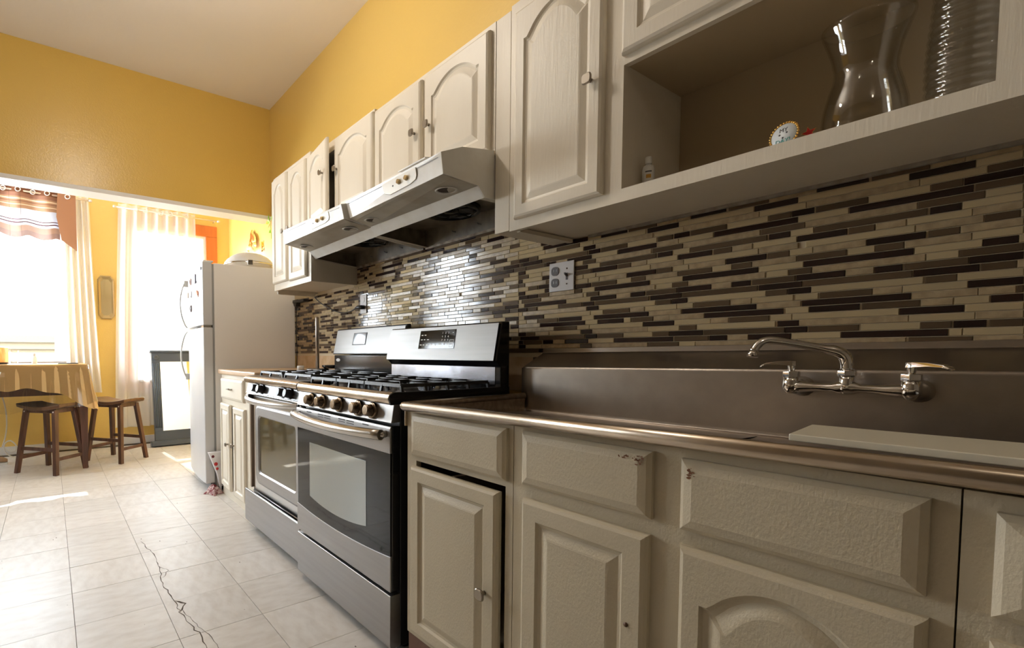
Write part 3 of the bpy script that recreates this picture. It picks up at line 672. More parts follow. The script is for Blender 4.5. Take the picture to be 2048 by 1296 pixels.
# ------------------------------------------------------------------ range hoods
def hood(label, x0, A, x1, B_, ff=.5):
    t = thing('range_hood', label, 'range hood', ((x0+x1)/2, .2, 1.56))
    # A, B_: [topback, topmid, fronttop, frontbot, lampfront, lampback, lipbot] as (y,z)
    def at(x):
        u = (x-x0)/(x1-x0); return [(A[i][0]*(1-u)+B_[i][0]*u, A[i][1]*(1-u)+B_[i][1]*u) for i in range(7)]
    def strip(mb, i, j, xa, xb, mi=0, back=None):
        a, b_ = at(xa), at(xb)
        mb.add([(xa, *a[i]), (xb, *b_[i]), (xb, *b_[j]), (xa, *a[j])], [(0, 1, 2, 3)], mi)
    mb = MB()
    strip(mb, 0, 1, x0, x1); strip(mb, 1, 2, x0, x1); strip(mb, 2, 3, x0, x1)
    a, b_ = at(x0), at(x1)
    # side cheeks
    for xx, p, s_ in ((x0, a, 1), (x1, b_, -1)):
        ring = [(0.004, 1.552), (0.004, p[0][1]), p[0], p[1], p[2], p[3], p[5], p[6]]
        mb.loops([[(xx, y, z) for y, z in ring], [(xx+s_*.004, y, z) for y, z in ring]])
    mb.build('canopy', [hoodw], t)
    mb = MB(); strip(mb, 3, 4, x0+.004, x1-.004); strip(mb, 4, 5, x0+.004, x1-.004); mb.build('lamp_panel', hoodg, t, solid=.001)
    mb = MB(); strip(mb, 5, 6, x0+.004, x1-.004); mb.build('front_lip', hoodw, t, solid=.0015)
    ch = 1.635
    mb = MB(); p, q = at(x0+.004), at(x1-.004); xa, xb = x0+.004, x1-.004
    mb.add([(xa, *p[6]), (xb, *q[6]), (xb, q[6][0]-.01, ch), (xa, p[6][0]-.01, ch), (xa, .03, ch), (xb, .03, ch), (xa, .02, 1.556), (xb, .02, 1.556)], [(0, 1, 2, 3), (3, 2, 5, 4), (4, 5, 7, 6)])
    mb.add([(xa+.002, p[6][0], p[6][1]), (xa+.002, p[6][0]-.01, ch), (xa+.002, .03, ch), (xa+.002, .02, 1.556)], [(0, 1, 2, 3)])
    mb.add([(xb-.002, q[6][0], q[6][1]), (xb-.002, q[6][0]-.01, ch), (xb-.002, .03, ch), (xb-.002, .02, 1.556)], [(0, 1, 2, 3)])
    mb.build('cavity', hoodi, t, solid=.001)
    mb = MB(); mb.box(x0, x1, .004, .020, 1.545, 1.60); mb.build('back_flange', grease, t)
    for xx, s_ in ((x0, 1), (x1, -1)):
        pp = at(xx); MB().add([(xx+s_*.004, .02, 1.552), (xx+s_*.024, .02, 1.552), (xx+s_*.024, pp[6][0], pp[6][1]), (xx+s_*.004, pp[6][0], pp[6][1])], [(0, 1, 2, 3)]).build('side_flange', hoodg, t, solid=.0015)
    # two recessed lamp sockets
    for fx in (.14, .86):
        x = x0+(x1-x0)*fx; p = at(x); cy, cz = (p[4][0]+p[5][0])/2, (p[4][1]+p[5][1])/2
        MB().lathe([(.040, -.0035), (.038, -.006), (.033, -.0055), (.031, -.002)], (x, cy, cz), 24).build('lamp_ring', hoodw, t)
        MB().lathe([(.032, -.0018), (.0001, -.0015)], (x, cy, cz), 24).build('lamp_recess', mat('lamp_hole', (.07, .05, .035), .6), t)
    # fan
    x = x0+(x1-x0)*ff; f = MB(); f.lathe([(.125, -.001), (.125, -.02), (.112, -.024), (.108, -.008)], (x, .185, ch), 36); f.lathe([(.034, -.001), (.034, -.022), (.0001, -.024)], (x, .185, ch), 20)
    for k in range(3): 
        a_ = 2*PI*k/3+.5; f.tube([(x+.03*math.cos(a_), .185+.03*math.sin(a_), ch-.021), (x+.115*math.cos(a_), .185+.115*math.sin(a_), ch-.021)], .003, 6)
    f.build('fan_ring', black, t)
    g = MB(); g.lathe([(.108, -.004), (.0001, -.0045)], (x, .185, ch), 30); g.build('fan_hole', mat('fan_dark', (.008, .007, .007), .5), t)
    g = MB()
    for k in range(5):
        a_ = 2*PI*k/5; c_, s_ = math.cos(a_), math.sin(a_); c2, s2 = math.cos(a_+.6), math.sin(a_+.6)
        g.add([(x+.03*c_, .185+.03*s_, ch-.008), (x+.1*c_, .185+.1*s_, ch-.006), (x+.1*c2, .185+.1*s2, ch-.016), (x+.03*c2, .185+.03*s2, ch-.014)], [(0, 1, 2, 3)])
    g.build('fan_blade', blackp, t, solid=.001)
    # control plate with two knobs, on the fascia
    xm = x0+(x1-x0)*.36; p = at(xm)
    ft, fb = Vector((0, *p[2])), Vector((0, *p[3])); n = Vector((0, 1, .12)).normalized()
    def F(x, v, d):
        q = at(x); a_ = Vector((x, *q[2])); c_ = Vector((x, *q[3])); return a_*(1-v)+c_*v+n*d
    xl, xr = xm+.13, xm-.12
    shape = [(xl, .12), (xr, .12), (xr, .5), (xr+.01, .68), (xr+.05, .78), (xl-.05, .82), (xl-.01, .66), (xl, .5)]
    MB().loops([[tuple(F(x, v, .0003)) for x, v in shape], [tuple(F(x, v, .0035)) for x, v in shape]]).build('control_plate', mat('ivory_plate', (.76, .70, .58), .3), t, bevel=.001)
    for dx in (.0, -.055):
        c_ = F(xm+dx, .42, .003); MB().tube([tuple(c_), tuple(c_+n*.010)], [.0095, .0085], 14).build('knob', mat('pale_brass', (.72, .58, .34), .3, 1.0), t)
    c_ = F(xm+.05, .46, .0036); MB().tube([tuple(c_), tuple(c_+n*.001)], .0035, 8).build('logo_mark', grey, t)
    MB().loops([[tuple(F(x, v, .0004)) for x, v in ((x0+.02, .16), (xr-.01, .16), (xr-.01, .20), (x0+.02, .20))], [tuple(F(x, v, .001)) for x, v in ((x0+.02, .16), (xr-.01, .16), (xr-.01, .20), (x0+.02, .20))]]).build('groove', gasket, t)
    MB().loops([[tuple(F(x, v, .0004)) for x, v in ((xl+.01, .16), (x1-.02, .16), (x1-.02, .20), (xl+.01, .20))], [tuple(F(x, v, .001)) for x, v in ((xl+.01, .16), (x1-.02, .16), (x1-.02, .20), (xl+.01, .20))]]).build('groove', gasket, t)
    for k in range(3):
        xx = x0+(x1-x0)*(.25+.22*k); MB().tube([(xx, .0205, 1.585), (xx+.012, .035, 1.588), (xx+.02, .032, 1.596)], .002, 6).build('hanging_tab', grey, t)
    return t
h1 = hood('near white range hood under the two-door cabinet, its grease-stained underside showing', 1.236,
     [(.325, 1.718), (.473, 1.697), (.566, 1.660), (.556, 1.593), (.519, 1.589), (.400, 1.584), (.368, 1.550)], 1.996,
     [(.325, 1.722), (.42, 1.718), (.483, 1.707), (.462, 1.636), (.438, 1.628), (.351, 1.612), (.317, 1.572)])
h2 = hood('far white range hood below the cabinet whose door hangs open', 2.012,
     [(.325, 1.720), (.43, 1.715), (.50, 1.698), (.485, 1.634), (.456, 1.628), (.335, 1.615), (.300, 1.578)], 2.690,
     [(.325, 1.722), (.43, 1.722), (.50, 1.715), (.49, 1.640), (.46, 1.634), (.335, 1.615), (.300, 1.575)], .40)
tag(MB().add([(1.40, .50, 1.709), (1.575, .493, 1.7125), (1.575, .46, 1.721), (1.40, .465, 1.716)], [(0, 1, 2, 3)]).build('folded_paper', plastw, solid=.004), 'white folded strip lying on top of the near range hood', 'paper')

# ------------------------------------------------------------------ gas ranges
def burner(parent, x, y, z, r):
    MB().lathe([(r*1.3, 0), (r*1.25, .006), (r, .010), (r, .016), (r*.9, .020), (.0001, .021)], (x, y, z), 24).build('burner', iron, parent)
def grate(parent, x0, x1, y0, y1, z, h=.030, m=iron):
    mb = MB(); b_ = .0048
    def bar(p, q):
        (xa, ya), (xb, yb) = p, q
        d = Vector((xb-xa, yb-ya, 0)); n = Vector((-d.y, d.x, 0)).normalized()*b_
        mb.loops([[(xa+n.x, ya+n.y, z+h-.012), (xa-n.x, ya-n.y, z+h-.012), (xa-n.x*.7, ya-n.y*.7, z+h), (xa+n.x*.7, ya+n.y*.7, z+h)], [(xb+n.x, yb+n.y, z+h-.012), (xb-n.x, yb-n.y, z+h-.012), (xb-n.x*.7, yb-n.y*.7, z+h), (xb+n.x*.7, yb+n.y*.7, z+h)]])
    def leg(x, y, dx=0, dy=0):
        mb.loops([[(x-b_, y-b_, z+h-.006), (x+b_, y-b_, z+h-.006), (x+b_, y+b_, z+h-.006), (x-b_, y+b_, z+h-.006)], [(x+dx-b_, y+dy-b_, z), (x+dx+b_, y+dy-b_, z), (x+dx+b_, y+dy+b_, z), (x+dx-b_, y+dy+b_, z)]])
    ym = (y0+y1)/2; xm = (x0+x1)/2
    bar((x0, y0), (x1, y0)); bar((x0, y1), (x1, y1)); bar((x0, y0), (x0, y1)); bar((x1, y0), (x1, y1)); bar((x0, ym), (x1, ym))
    for yc in ((y0+ym)/2, (y1+ym)/2):
        bar((x0, yc), (xm-.03, yc)); bar((xm+.03, yc), (x1, yc)); bar((xm, yc+.03), (xm, yc+(y1-y0)/4)); bar((xm, yc-.03), (xm, yc-(y1-y0)/4))
    n = 5
    for k in range(n):
        yy = y0+(y1-y0)*k/(n-1); leg(x0, yy, -.008); leg(x1, yy, .008)
    for k in (1,): leg(xm, y0, 0, -.006); leg(xm, y1, 0, .008)
    return mb.build('grate', m, parent)

# near range
X0, X1 = 1.306, 2.040
r1 = thing('gas_range', 'near stainless gas range with five chrome knobs and black glass oven door', 'stove', ((X0+X1)/2, .43, 0))
MB().box(X0+.004, X1-.004, .155, .672, .03, .845).build('body', blackp, r1, bevel=.004)
for x, y in ((X0+.05, .62), (X1-.05, .62), (X0+.05, .22), (X1-.05, .22)): MB().tube([(x, y, 0), (x, y, .031)], .016, 12).build('foot', blackp, r1)
MB().prism([(.674, .038), (.712, .036), (.716, .05), (.715, .214), (.713, .216), (.674, .216)], X0, X1).build('drawer', steel, r1, bevel=.001)
# oven door: slab, lower steel panel with a sagging curved top, glass, window, upper steel band, handle
od = MB().box(X0, X1, .676, .708, .228, .778).build('oven_door', black, r1, bevel=.004)
def curvepanel(x0, x1, zb, zfn, y0, y1, top=False, n=24):
    up = [(x0+(x1-x0)*k/n, zfn((k/n)*2-1)) for k in range(n+1)]
    lo = [(x1, zb), (x0, zb)]
    P = up+lo if not top else up+[(x1, zb), (x0, zb)]
    mb = MB(); mb.loops([[(x, y0, z) for x, z in P], [(x, y1, z) for x, z in P]]); return mb
curvepanel(X0, X1, .229, lambda u: .328+.020*u*u, .7083, .7155).build('lower_panel', steel, od, bevel=.0015)
MB().box(X0+.004, X1-.004, .7083, .7125, .318, .690).build('door_glass', ovenglass, od)
curvepanel(1.458, 1.913, .638, lambda u: .385+.022*u*u, .7127, .7136, True).build('window', ovenwin, od)
MB().prism([(.7083, .689), (.716, .689), (.7165, .70), (.7165, .768), (.713, .777), (.7083, .778)], X0, X1).build('upper_band', steel, od, bevel=.0015)
pts = []
for k in range(21):
    u = -1+2*k/20; pts.append((1.665+u*.345, .742+.034*(1-u*u), .752-.006*(1-u*u)))
hd = MB().tube(pts, [.0175]*21, 16); hd.tube([(1.33, .716, .752), (1.33, .745, .752)], .012, 10).tube([(2.0, .716, .752), (2.0, .745, .752)], .012, 10)
hd.build('handle', mat('handle_steel', (.52, .49, .45), .26, 1.0), od)
for (xa, xb) in ((1.885, 1.93), (1.775, 1.825), (1.715, 1.768), (1.60, 1.65), (1.535, 1.588), (1.435, 1.475)):
    MB().box(xa, xb, .7166, .7170, .7655, .7700).build('vent_slot', blackp, od)
    if 1.5 < xa < 1.8: MB().box(xa, xb, .7166, .7170, .7575, .7605).build('vent_slot', blackp, od)
MB().prism([(.674, .790), (.712, .788), (.708, .800), (.700, .848), (.674, .848)], X0, X1).build('control_panel', steel, r1, bevel=.002)
for x in (1.42, 1.515, 1.655, 1.795, 1.895):
    c_ = Vector((x, .705, .819)); n = Vector((0, 1, .12)).normalized()
    m_ = MB().tube([tuple(c_), tuple(c_+n*.010), tuple(c_+n*.013)], [.0285, .0285, .0255], 26)
    m_.tube([tuple(c_+n*.012), tuple(c_+n*.034), tuple(c_+n*.037)], [.0215, .0195, .0165], 22)
    m_.build('knob', knob_chrome, r1, bevel=.001)
cook = MB().prism([(.155, .848), (.155, .874), (.215, .878), (.235, .872), (.665, .872), (.682, .884), (.700, .887), (.712, .880), (.716, .866), (.712, .852), (.700, .848)], X0+.008, X1-.008).build('cooktop', [black], r1, bevel=.003)
MB().prism([(.683, .8845), (.700, .8885), (.7135, .881), (.7175, .866), (.713, .8515), (.708, .8505), (.712, .866), (.708, .878), (.698, .884)], X0+.010, X1-.010).build('front_trim', lip_m, r1, bevel=.0012)
for xx in (X0, X1-.009): MB().prism([(.155, .846), (.155, .888), (.66, .888), (.700, .889), (.7165, .880), (.7175, .862), (.712, .847)], xx, xx+.009).build('cooktop_edge', black, r1, bevel=.002)
gx = [(X0+.03, X0+.255), (X0+.262, X1-.262), (X1-.255, X1-.03)]
for a, b_ in gx: grate(r1, a, b_, .245, .650, .872, .041)
for x in (X0+.145, X1-.145):
    burner(r1, x, .35, .872, .042); burner(r1, x, .55, .872, .05)
burner(r1, (X0+X1)/2, .45, .872, .05)
# backguard
MB().prism([(.155, .85), (.155, 1.138), (.196, 1.136), (.228, .985), (.215, .975), (.203, .965), (.203, .88), (.215, .85)], X0+.002, X1-.002).build('backguard', black, r1, bevel=.004)
MB().prism([(.2020, 1.1315), (.2045, 1.1318), (.2335, .9865), (.2310, .9862)], X0+.012, X1-.004).build('guard_panel', mat('guard_steel', (.27, .265, .26), .46, 1.0, noise=((3, 60, 60), .35, (.22, .215, .21))), r1, bevel=.0012)
MB().prism([(.2032, .962), (.2040, .962), (.2050, .894), (.2035, .894)], X0+.03, X1-.01).build('guard_splash', mat('stained_steel', (.34, .34, .37), .22, 1.0, noise=(9, .8, (.2, .19, .2))), r1)
def G(x, v, d=.0022):   # point on the slanted panel, v=0 top .. 1 bottom
    return Vector((x, .2045*(1-v)+.2335*v+d, 1.1318*(1-v)+.9865*v+d*.2))
dp = MB().loops([[tuple(G(x, v, .0002)) for x, v in ((1.55, .10), (1.79, .10), (1.79, .66), (1.55, .66))], [tuple(G(x, v, .0016)) for x, v in ((1.55, .10), (1.79, .10), (1.79, .66), (1.55, .66))]]).build('touch_panel', ovenglass, r1, bevel=.0006)
wink = mat('white_print', (.85, .85, .85), .5)
tl = math.atan2(.029, .1453)
def glyph(body, x, v, s): text('lettering', body, s, wink, dp, Matrix.Translation(G(x, v, .0020)) @ Matrix.Rotation(PI, 4, 'Z') @ Matrix.Rotation(PI/2-tl, 4, 'X'))
for r_, row in enumerate((('1', '2', '3'), ('4', '5', '6'), ('7', '8', '9'))):
    for c_, d_ in enumerate(row): glyph(d_, 1.632-.019*c_, .20+.105*r_, .012)
glyph('0', 1.613, .53, .012)
for (x, v, wd) in ((1.772, .24, .012), (1.750, .24, .012), (1.772, .38, .012), (1.752, .38, .010), (1.728, .38, .014), (1.774, .54, .012), (1.754, .54, .012), (1.730, .54, .016), (1.702, .54, .018), (1.672, .55, .006), (1.640, .53, .014), (1.592, .53, .012), (1.566, .20, .006)):
    MB().loops([[tuple(G(x+a*wd/2, v+b_*.012, .0017)) for a, b_ in ((-1, -1), (1, -1), (1, 1), (-1, 1))], [tuple(G(x+a*wd/2, v+b_*.012, .002)) for a, b_ in ((-1, -1), (1, -1), (1, 1), (-1, 1))]]).build('panel_mark', wink, dp)
fr = MB()
for (xa, xb, va, vb) in ((1.557, 1.582, .40, .41), (1.557, 1.582, .60, .61), (1.557, 1.5585, .40, .61), (1.5805, 1.582, .40, .61), (1.562, 1.577, .47, .49), (1.562, 1.577, .53, .55)):
    fr.loops([[tuple(G(x, v, .0017)) for x, v in ((xa, va), (xb, va), (xb, vb), (xa, vb))], [tuple(G(x, v, .002)) for x, v in ((xa, va), (xb, va), (xb, vb), (xa, vb))]])
fr.build('key_frame', wink, dp)

# far range
X0, X1 = 2.072, 2.838
r2 = thing('gas_range', 'far stainless gas range with black knobs and a recessed framed oven window', 'stove', ((X0+X1)/2, .38, 0))
MB().box(X0+.004, X1-.004, .06, .640, .03, .85).build('body', blackp, r2, bevel=.004)
for x, y in ((X0+.05, .6), (X1-.05, .6), (X0+.05, .12), (X1-.05, .12)): MB().tube([(x, y, 0), (x, y, .031)], .016, 12).build('foot', blackp, r2)
dw = MB().prism([(.680, .045), (.690, .045), (.692, .06), (.692, .222), (.688, .230), (.680, .230)], X0, X1).box(X0+.02, X1-.02, .641, .680, .05, .06).box(X0+.02, X0+.03, .641, .680, .05, .19).box(X1-.03, X1-.02, .641, .680, .05, .19).build('drawer', steel, r2, bevel=.002)
MB().tube([(X0+.04, .66, .2), (X1-.04, .66, .2)], .006, 8).tube([(X0+.04, .652, .218), (X1-.04, .652, .218)], .004, 8).build('drawer_rail', steel, r2)
def rrect(x0, x1, z0, z1, r, y, n=5):
    P = []
    for cx, cz, a0 in ((x1-r, z1-r, 0), (x0+r, z1-r, PI/2), (x0+r, z0+r, PI), (x1-r, z0+r, 3*PI/2)):
        for k in range(n+1): a = a0+PI/2*k/n; P.append((cx+r*math.cos(a), y, cz+r*math.sin(a)))
    return P
od2 = MB().box(X0+.006, X1-.075, .641, .655, .235, .775).build('oven_door', mat('inner_door_steel', (.60, .60, .59), .30, 1.0), r2, bevel=.003)
MB().box(X1-.075, X1-.05, .641, .650, .235, .775).box(X1-.03, X1-.01, .641, .662, .235, .775).build('door_side_strip', mat('rust_strip', (.36, .27, .20), .4, .6), r2)
L = [rrect(X0+.035, X1-.115, .285, .725, .05, .655), rrect(X0+.035, X1-.115, .285, .725, .05, .664), rrect(X0+.045, X1-.125, .295, .715, .045, .668), rrect(X0+.085, X1-.165, .345, .672, .03, .668), rrect(X0+.092, X1-.172, .352, .665, .028, .660)]
MB().loops(L, cap0=False, cap1=False).build('window_frame', steel, od2)
MB().loops([rrect(X0+.09, X1-.17, .350, .667, .028, .6555), rrect(X0+.09, X1-.17, .350, .667, .028, .6595)]).build('window', ovenwin2, od2)
pts = []
Ls = []
for k in range(25):
    u = -1+2*k/24; x = (X0+X1)/2-.005+u*.375; y = .672+.085*(1-abs(u)**2.4); z = .777-.004*(1-u*u)
    Ls.append([(x, y-.010, z+.006), (x, y+.004, z+.008), (x, y+.008, z-.006), (x, y+.002, z-.022), (x, y-.008, z-.020)])
MB().loops(Ls, smooth=True).build('handle', mat('dull_silver', (.68, .67, .66), .3, .8), od2)
MB().box(X0+.01, X0+.03, .645, .690, .752, .782).box(X1-.04, X1-.02, .645, .690, .752, .782).build('handle_end', blackp, od2)
MB().prism([(.641, .786), (.668, .784), (.676, .792), (.662, .850), (.641, .850)], X0, X1).build('control_panel', mat('dull_black_glass', (.02, .016, .012), .22, spec=.18), r2, bevel=.002)
MB().prism([(.668, .783), (.679, .783), (.679, .791), (.674, .795)], X0, X1).build('lower_strip', chrome, r2, bevel=.001)
MB().prism([(.655, .848), (.668, .846), (.684, .850), (.690, .860), (.690, .876), (.682, .886), (.655, .889)], X0+.003, X1-.003).build('front_trim', lip_m, r2, bevel=.002)
for x in (2.215, 2.30, 2.59, 2.675):
    c_ = Vector((x, .668, .821)); n = Vector((0, 1, .22)).normalized()
    MB().tube([tuple(c_), tuple(c_+n*.008)], [.026, .026], 20).tube([tuple(c_+n*.008), tuple(c_+n*.034)], [.0215, .0195], 16).build('knob', blackp, r2, bevel=.001)
MB().box(X0+.003, X1-.003, .06, .655, .85, .889).build('cooktop', mat('grey_enamel', (.16, .155, .15), .3), r2, bevel=.003)
for a, b_ in ((X0+.05, X0+.36), (X1-.36, X1-.05)): grate(r2, a, b_, .16, .60, .889, .026)
for x in (X0+.2, X1-.2): burner(r2, x, .27, .889, .045); burner(r2, x, .49, .889, .045)
MB().prism([(.045, .86), (.045, 1.005), (.105, 1.005), (.105, .86)], X0+.02, X1-.02).build('guard_base', black, r2, bevel=.004)
bg = MB().prism([(.045, 1.012), (.045, 1.172), (.070, 1.170), (.108, 1.010)], X0+.005, X1-.005).build('backguard', blackp, r2, bevel=.005)
MB().prism([(.0755, 1.1625), (.0780, 1.1625), (.1105, 1.0165), (.1080, 1.0160)], X0+.012, X1-.018).build('guard_panel', MATS['guard_steel'], r2, bevel=.001)
def G2(x, v, d): return (x, .078*(1-v)+.1105*v+d, 1.1625*(1-v)+1.0165*v+d*.2)
q = ((2.45, .16), (2.60, .16), (2.60, .66), (2.45, .66))
dm = MB().loops([[G2(x, v, .0003) for x, v in q], [G2(x, v, .0022) for x, v in q]]).build('display', blackp, r2, bevel=.0008)
q = ((2.457, .20), (2.588, .20), (2.588, .62), (2.457, .62))
MB().loops([[G2(x, v, .0023) for x, v in q], [G2(x, v, .003) for x, v in q]]).build('display_screen', mat('display_screen', (.10, .13, .13), .08, spec=1.0), dm)
e = MB().loops([[(2.765+.026*math.cos(a), .1055, .975+.010*math.sin(a)) for a in [2*PI*k/20 for k in range(20)]], [(2.765+.026*math.cos(a), .1070, .975+.010*math.sin(a)) for a in [2*PI*k/20 for k in range(20)]]]).build('emblem', mat('emblem', (.6, .6, .62), .3), r2)

# ------------------------------------------------------------------ small far base cabinet + laminate counter
cf = thing('base_cabinet', 'small cream base cabinet with one drawer between refrigerator and stoves', 'cabinet', (3.25, .3, 0))
MB().box(2.88, 3.60, .02, .582, 0, .868).build('carcass', paint, cf)
MB().box(2.88, 3.60, .582, .60, .0, .868).build('face_frame', paint, cf)
dr = door_mb(3.09, 3.575, .70, .846, .60, fw=0, wide=.018).build('drawer', paint, cf)
MB().tube([(3.30, .62, .775), (3.30, .64, .775), (3.36, .64, .775), (3.36, .62, .775)], .004, 8).build('drawer_pull', nickel, dr)
da = door_mb(3.07, 3.30, .055, .660, .60, fw=.04).build('door', paint, cf); knob(da, 3.275, .62, .40)
dl = door_mb(3.335, 3.59, .075, .668, .60, fw=.04)
RM = Matrix.Translation((3.59, .60, 0)) @ Matrix.Rotation(-math.radians(3), 4, 'Z') @ Matrix.Translation((-3.59, -.60, 0)); dl.tf(RM)
dl = dl.build('door', paint, cf); knob(dl, *(RM @ Vector((3.36, .62, .40))))
tag(MB().box(2.85, 3.62, .006, .622, .870, .905).build('laminate_counter', lamin, bevel=.008, seg=3), 'short tan laminate countertop on the small cream cabinet by the refrigerator', 'countertop')

# paper towel stand and clutter on the counter
ph = thing('towel_stand', 'steel upright pole on round base standing on the tan counter', 'stand', (2.97, .15, .905))
MB().tube([(2.97, .15, .905), (2.97, .15, 1.248), (2.97, .15, 1.256)], [.0125, .0125, .009], 14).build('pole', mat('pole_steel', (.55, .5, .45), .3, 1.0), ph)
MB().lathe([(.0001, .0), (.075, .0), (.075, .008), (.068, .012), (.0001, .012)], (2.97, .15, .905), 28).build('base', steel, ph)
tag(MB().lathe([(.0001, 0), (.024, 0), (.024, .026), (.021, .030), (.0001, .030)], (3.05, .235, .905), 20).build('jar_lid', plastw), 'small white round lid beside the steel pole on the counter', 'lid')
tag(MB().lathe([(.0001, 0), (.05, 0), (.065, .012), (.065, .022), (.055, .022), (.045, .008), (.0001, .006)], (2.90, .03+.05, .9175), 24).build('dark_dish', black), 'small dark dish on the counter behind the steel pole', 'dish')

# outlets and cords
o1 = thing('outlet_plate', 'white two-gang plate with outlet and light switch on the mosaic above the sink', 'outlet', (1.184, .0076, 1.305))
MB().box(1.131, 1.2395, .0078, .0135, 1.2505, 1.3590).build('plate', platew, o1, bevel=.002)
for z in (1.327, 1.283):
    MB().loops([rrect(1.196, 1.229, z-.0165, z+.0165, .013, .0135), rrect(1.196, 1.229, z-.0165, z+.0165, .013, .0155)]).build('socket', mat('brown_socket', (.055, .035, .03), .4), o1)
    m_ = MB().box(1.2045, 1.2065, .0155, .0160, z-.003, z+.007).box(1.2165, 1.2185, .0155, .0160, z-.003, z+.007); m_.build('slot', wink, o1)
MB().box(1.157, 1.165, .0135, .0145, 1.290, 1.316).build('switch_surround', mat('brown_switch', (.06, .035, .025), .4), o1)
MB().add([(1.158, .0145, 1.302), (1.164, .0145, 1.302), (1.164, .0145, 1.310), (1.158, .0145, 1.310), (1.158, .027, 1.311), (1.164, .027, 1.311), (1.164, .027, 1.316), (1.158, .027, 1.316)], [(0, 3, 2, 1), (4, 5, 6, 7), (0, 1, 5, 4), (1, 2, 6, 5), (2, 3, 7, 6), (3, 0, 4, 7)]).build('toggle', MATS['brown_switch'], o1)
for z in (1.332, 1.275): MB().lathe([(.0001, .0015), (.0028, .0015), (.003, 0)], (1.161, .0135, z), 10, axis='y').build('screw', MATS['rust'], o1)
o2 = thing('outlet_plate', 'narrow white outlet plate on the mosaic behind the far stove with a black plug', 'outlet', (2.61, .0076, 1.32))
MB().box(2.575, 2.648, .0078, .0135, 1.262, 1.378).build('plate', platew, o2, bevel=.002)
for z in (1.345, 1.297): MB().loops([rrect(2.595, 2.628, z-.0165, z+.0165, .013, .0135), rrect(2.595, 2.628, z-.0165, z+.0165, .013, .0155)]).build('socket', platew, o2)
cd_ = thing('power_cord', 'black power cord plugged in behind the far stove, hanging from under the wall cabinet', 'cord', (2.61, .03, 1.297))
MB().tube([(2.595, .016, 1.299), (2.60, .03, 1.299), (2.64, .034, 1.300), (2.67, .033, 1.298)], [.011, .013, .012, .007], 10).build('plug', blackp, cd_)
pts = bez([(2.66, .033, 1.299), (2.75, .034, 1.27), (2.85, .03, 1.27), (3.0, .025, 1.315)], 14)+bez([(3.0, .025, 1.315), (3.15, .02, 1.36), (3.28, .02, 1.40), (3.33, .03, 1.50)], 14)[1:]
MB().tube(pts, .0035, 8).build('cable', blackp, cd_)
ad = thing('black_adapter', 'black adapter block under the tall cabinet with a cord running down the wall', 'adapter', (3.54, .03, 1.42))
MB().box(3.40, 3.60, .006, .05, 1.405, 1.424).prism([(3.53, 1.43), (3.61, 1.43), (3.60, 1.405), (3.585, 1.38), (3.55, 1.38)], .008, .045, axis='y').build('block', blackp, ad, bevel=.003)
pts = [(3.575, .02, 1.39), (3.60, .018, 1.35), (3.605, .016, 1.28), (3.61, .016, 1.18), (3.60, .016, 1.08), (3.60, .016, .98), (3.605, .016, .905)]
MB().tube(pts, .0035, 8).build('cable', blackp, ad)

# ------------------------------------------------------------------ refrigerator
fg = thing('refrigerator', 'white top-freezer refrigerator with bowed handles at the end of the counter', 'refrigerator', (3.70, .70, 0))
FW = .72
MB().box(3.70, 3.70+FW, .005, .620, .03, 1.672).build('cabinet', fridge_m, fg, bevel=.006)
for x in (3.74, 3.70+FW-.04): 
    MB().tube([(x, .59, 0), (x, .59, .035)], .02, 12).build('foot', blackp, fg); MB().tube([(x, .06, 0), (x, .06, .035)], .02, 12).build('foot', blackp, fg)
MB().box(3.705, 3.70+FW-.005, .620, .632, .05, 1.665).build('gasket', gasket, fg)
def fdoor(z0, z1):
    P = [(3.70, .632), (3.70, .690), (3.704, .698)] + [(3.70+FW*k/12, .700+.018*(1-(2*k/12-1)**2)) for k in range(1, 12)] + [(3.70+FW-.004, .698), (3.70+FW, .690), (3.70+FW, .632)]
    return MB().prism(P, z0, z1, axis='z')
du = fdoor(1.222, 1.680).build('freezer_door', fridge_d, fg, bevel=.006, seg=3)
dl_ = fdoor(.062, 1.206).build('fridge_door', fridge_d, fg, bevel=.006, seg=3)
MB().box(3.71, 3.80, .64, .695, 1.2065, 1.2215).build('hinge', chrome, fg)
MB().box(3.71, 3.76, .62, .69, 1.6805, 1.690).build('hinge_cap', plastw, fg, bevel=.002)
MB().box(3.72, 4.38, .60, .66, .02, .06).build('kick_grille', gasket, fg)
def fhandle(z0, z1, par, flip):
    Ls = []
    for k in range(17):
        u = k/16; z = z0+(z1-z0)*u; d = .006+.05*math.sin(PI*min(1, u*1.0))**.7 if 0 < k < 16 else .004
        Ls.append([(4.345, .706+d, z), (4.375, .706+d, z), (4.375, .716+d, z), (4.345, .716+d, z)])
    MB().loops(Ls, smooth=True).build('handle', fridge_h, par, bevel=.002)
    zz = z1-.05 if flip else z0
    MB().box(4.342, 4.378, .700, .735, zz, zz+.05).build('handle_mount', mat('handle_mount', (.55, .53, .49), .4), par, bevel=.003)
fhandle(1.228, 1.62, du, True); fhandle(.80, 1.200, dl_, False)
fg.rotation_euler = (0, 0, math.radians(-4.5))
Rf = Matrix.Translation((3.70, .70, 0)) @ Matrix.Rotation(math.radians(-4.5), 4, 'Z') @ Matrix.Translation((-3.70, -.70, 0))
def magnet(lbl, x, z, fn, cm):
    u = (x-3.70)/FW; y = .7005+.018*(1-(2*u-1)**2)
    p = Rf @ Vector((x, y, z)); m_ = fn(p.x, p.y, p.z); 
    tag(m_.build('fridge_magnet', cm), lbl, 'magnet', 'magnets on the freezer door')
def mdisc(r): return lambda x, y, z: MB().lathe([(.0001, .006), (r*.8, .006), (r, .0), (r, -.001)], (x, y, z), 16, axis='y')
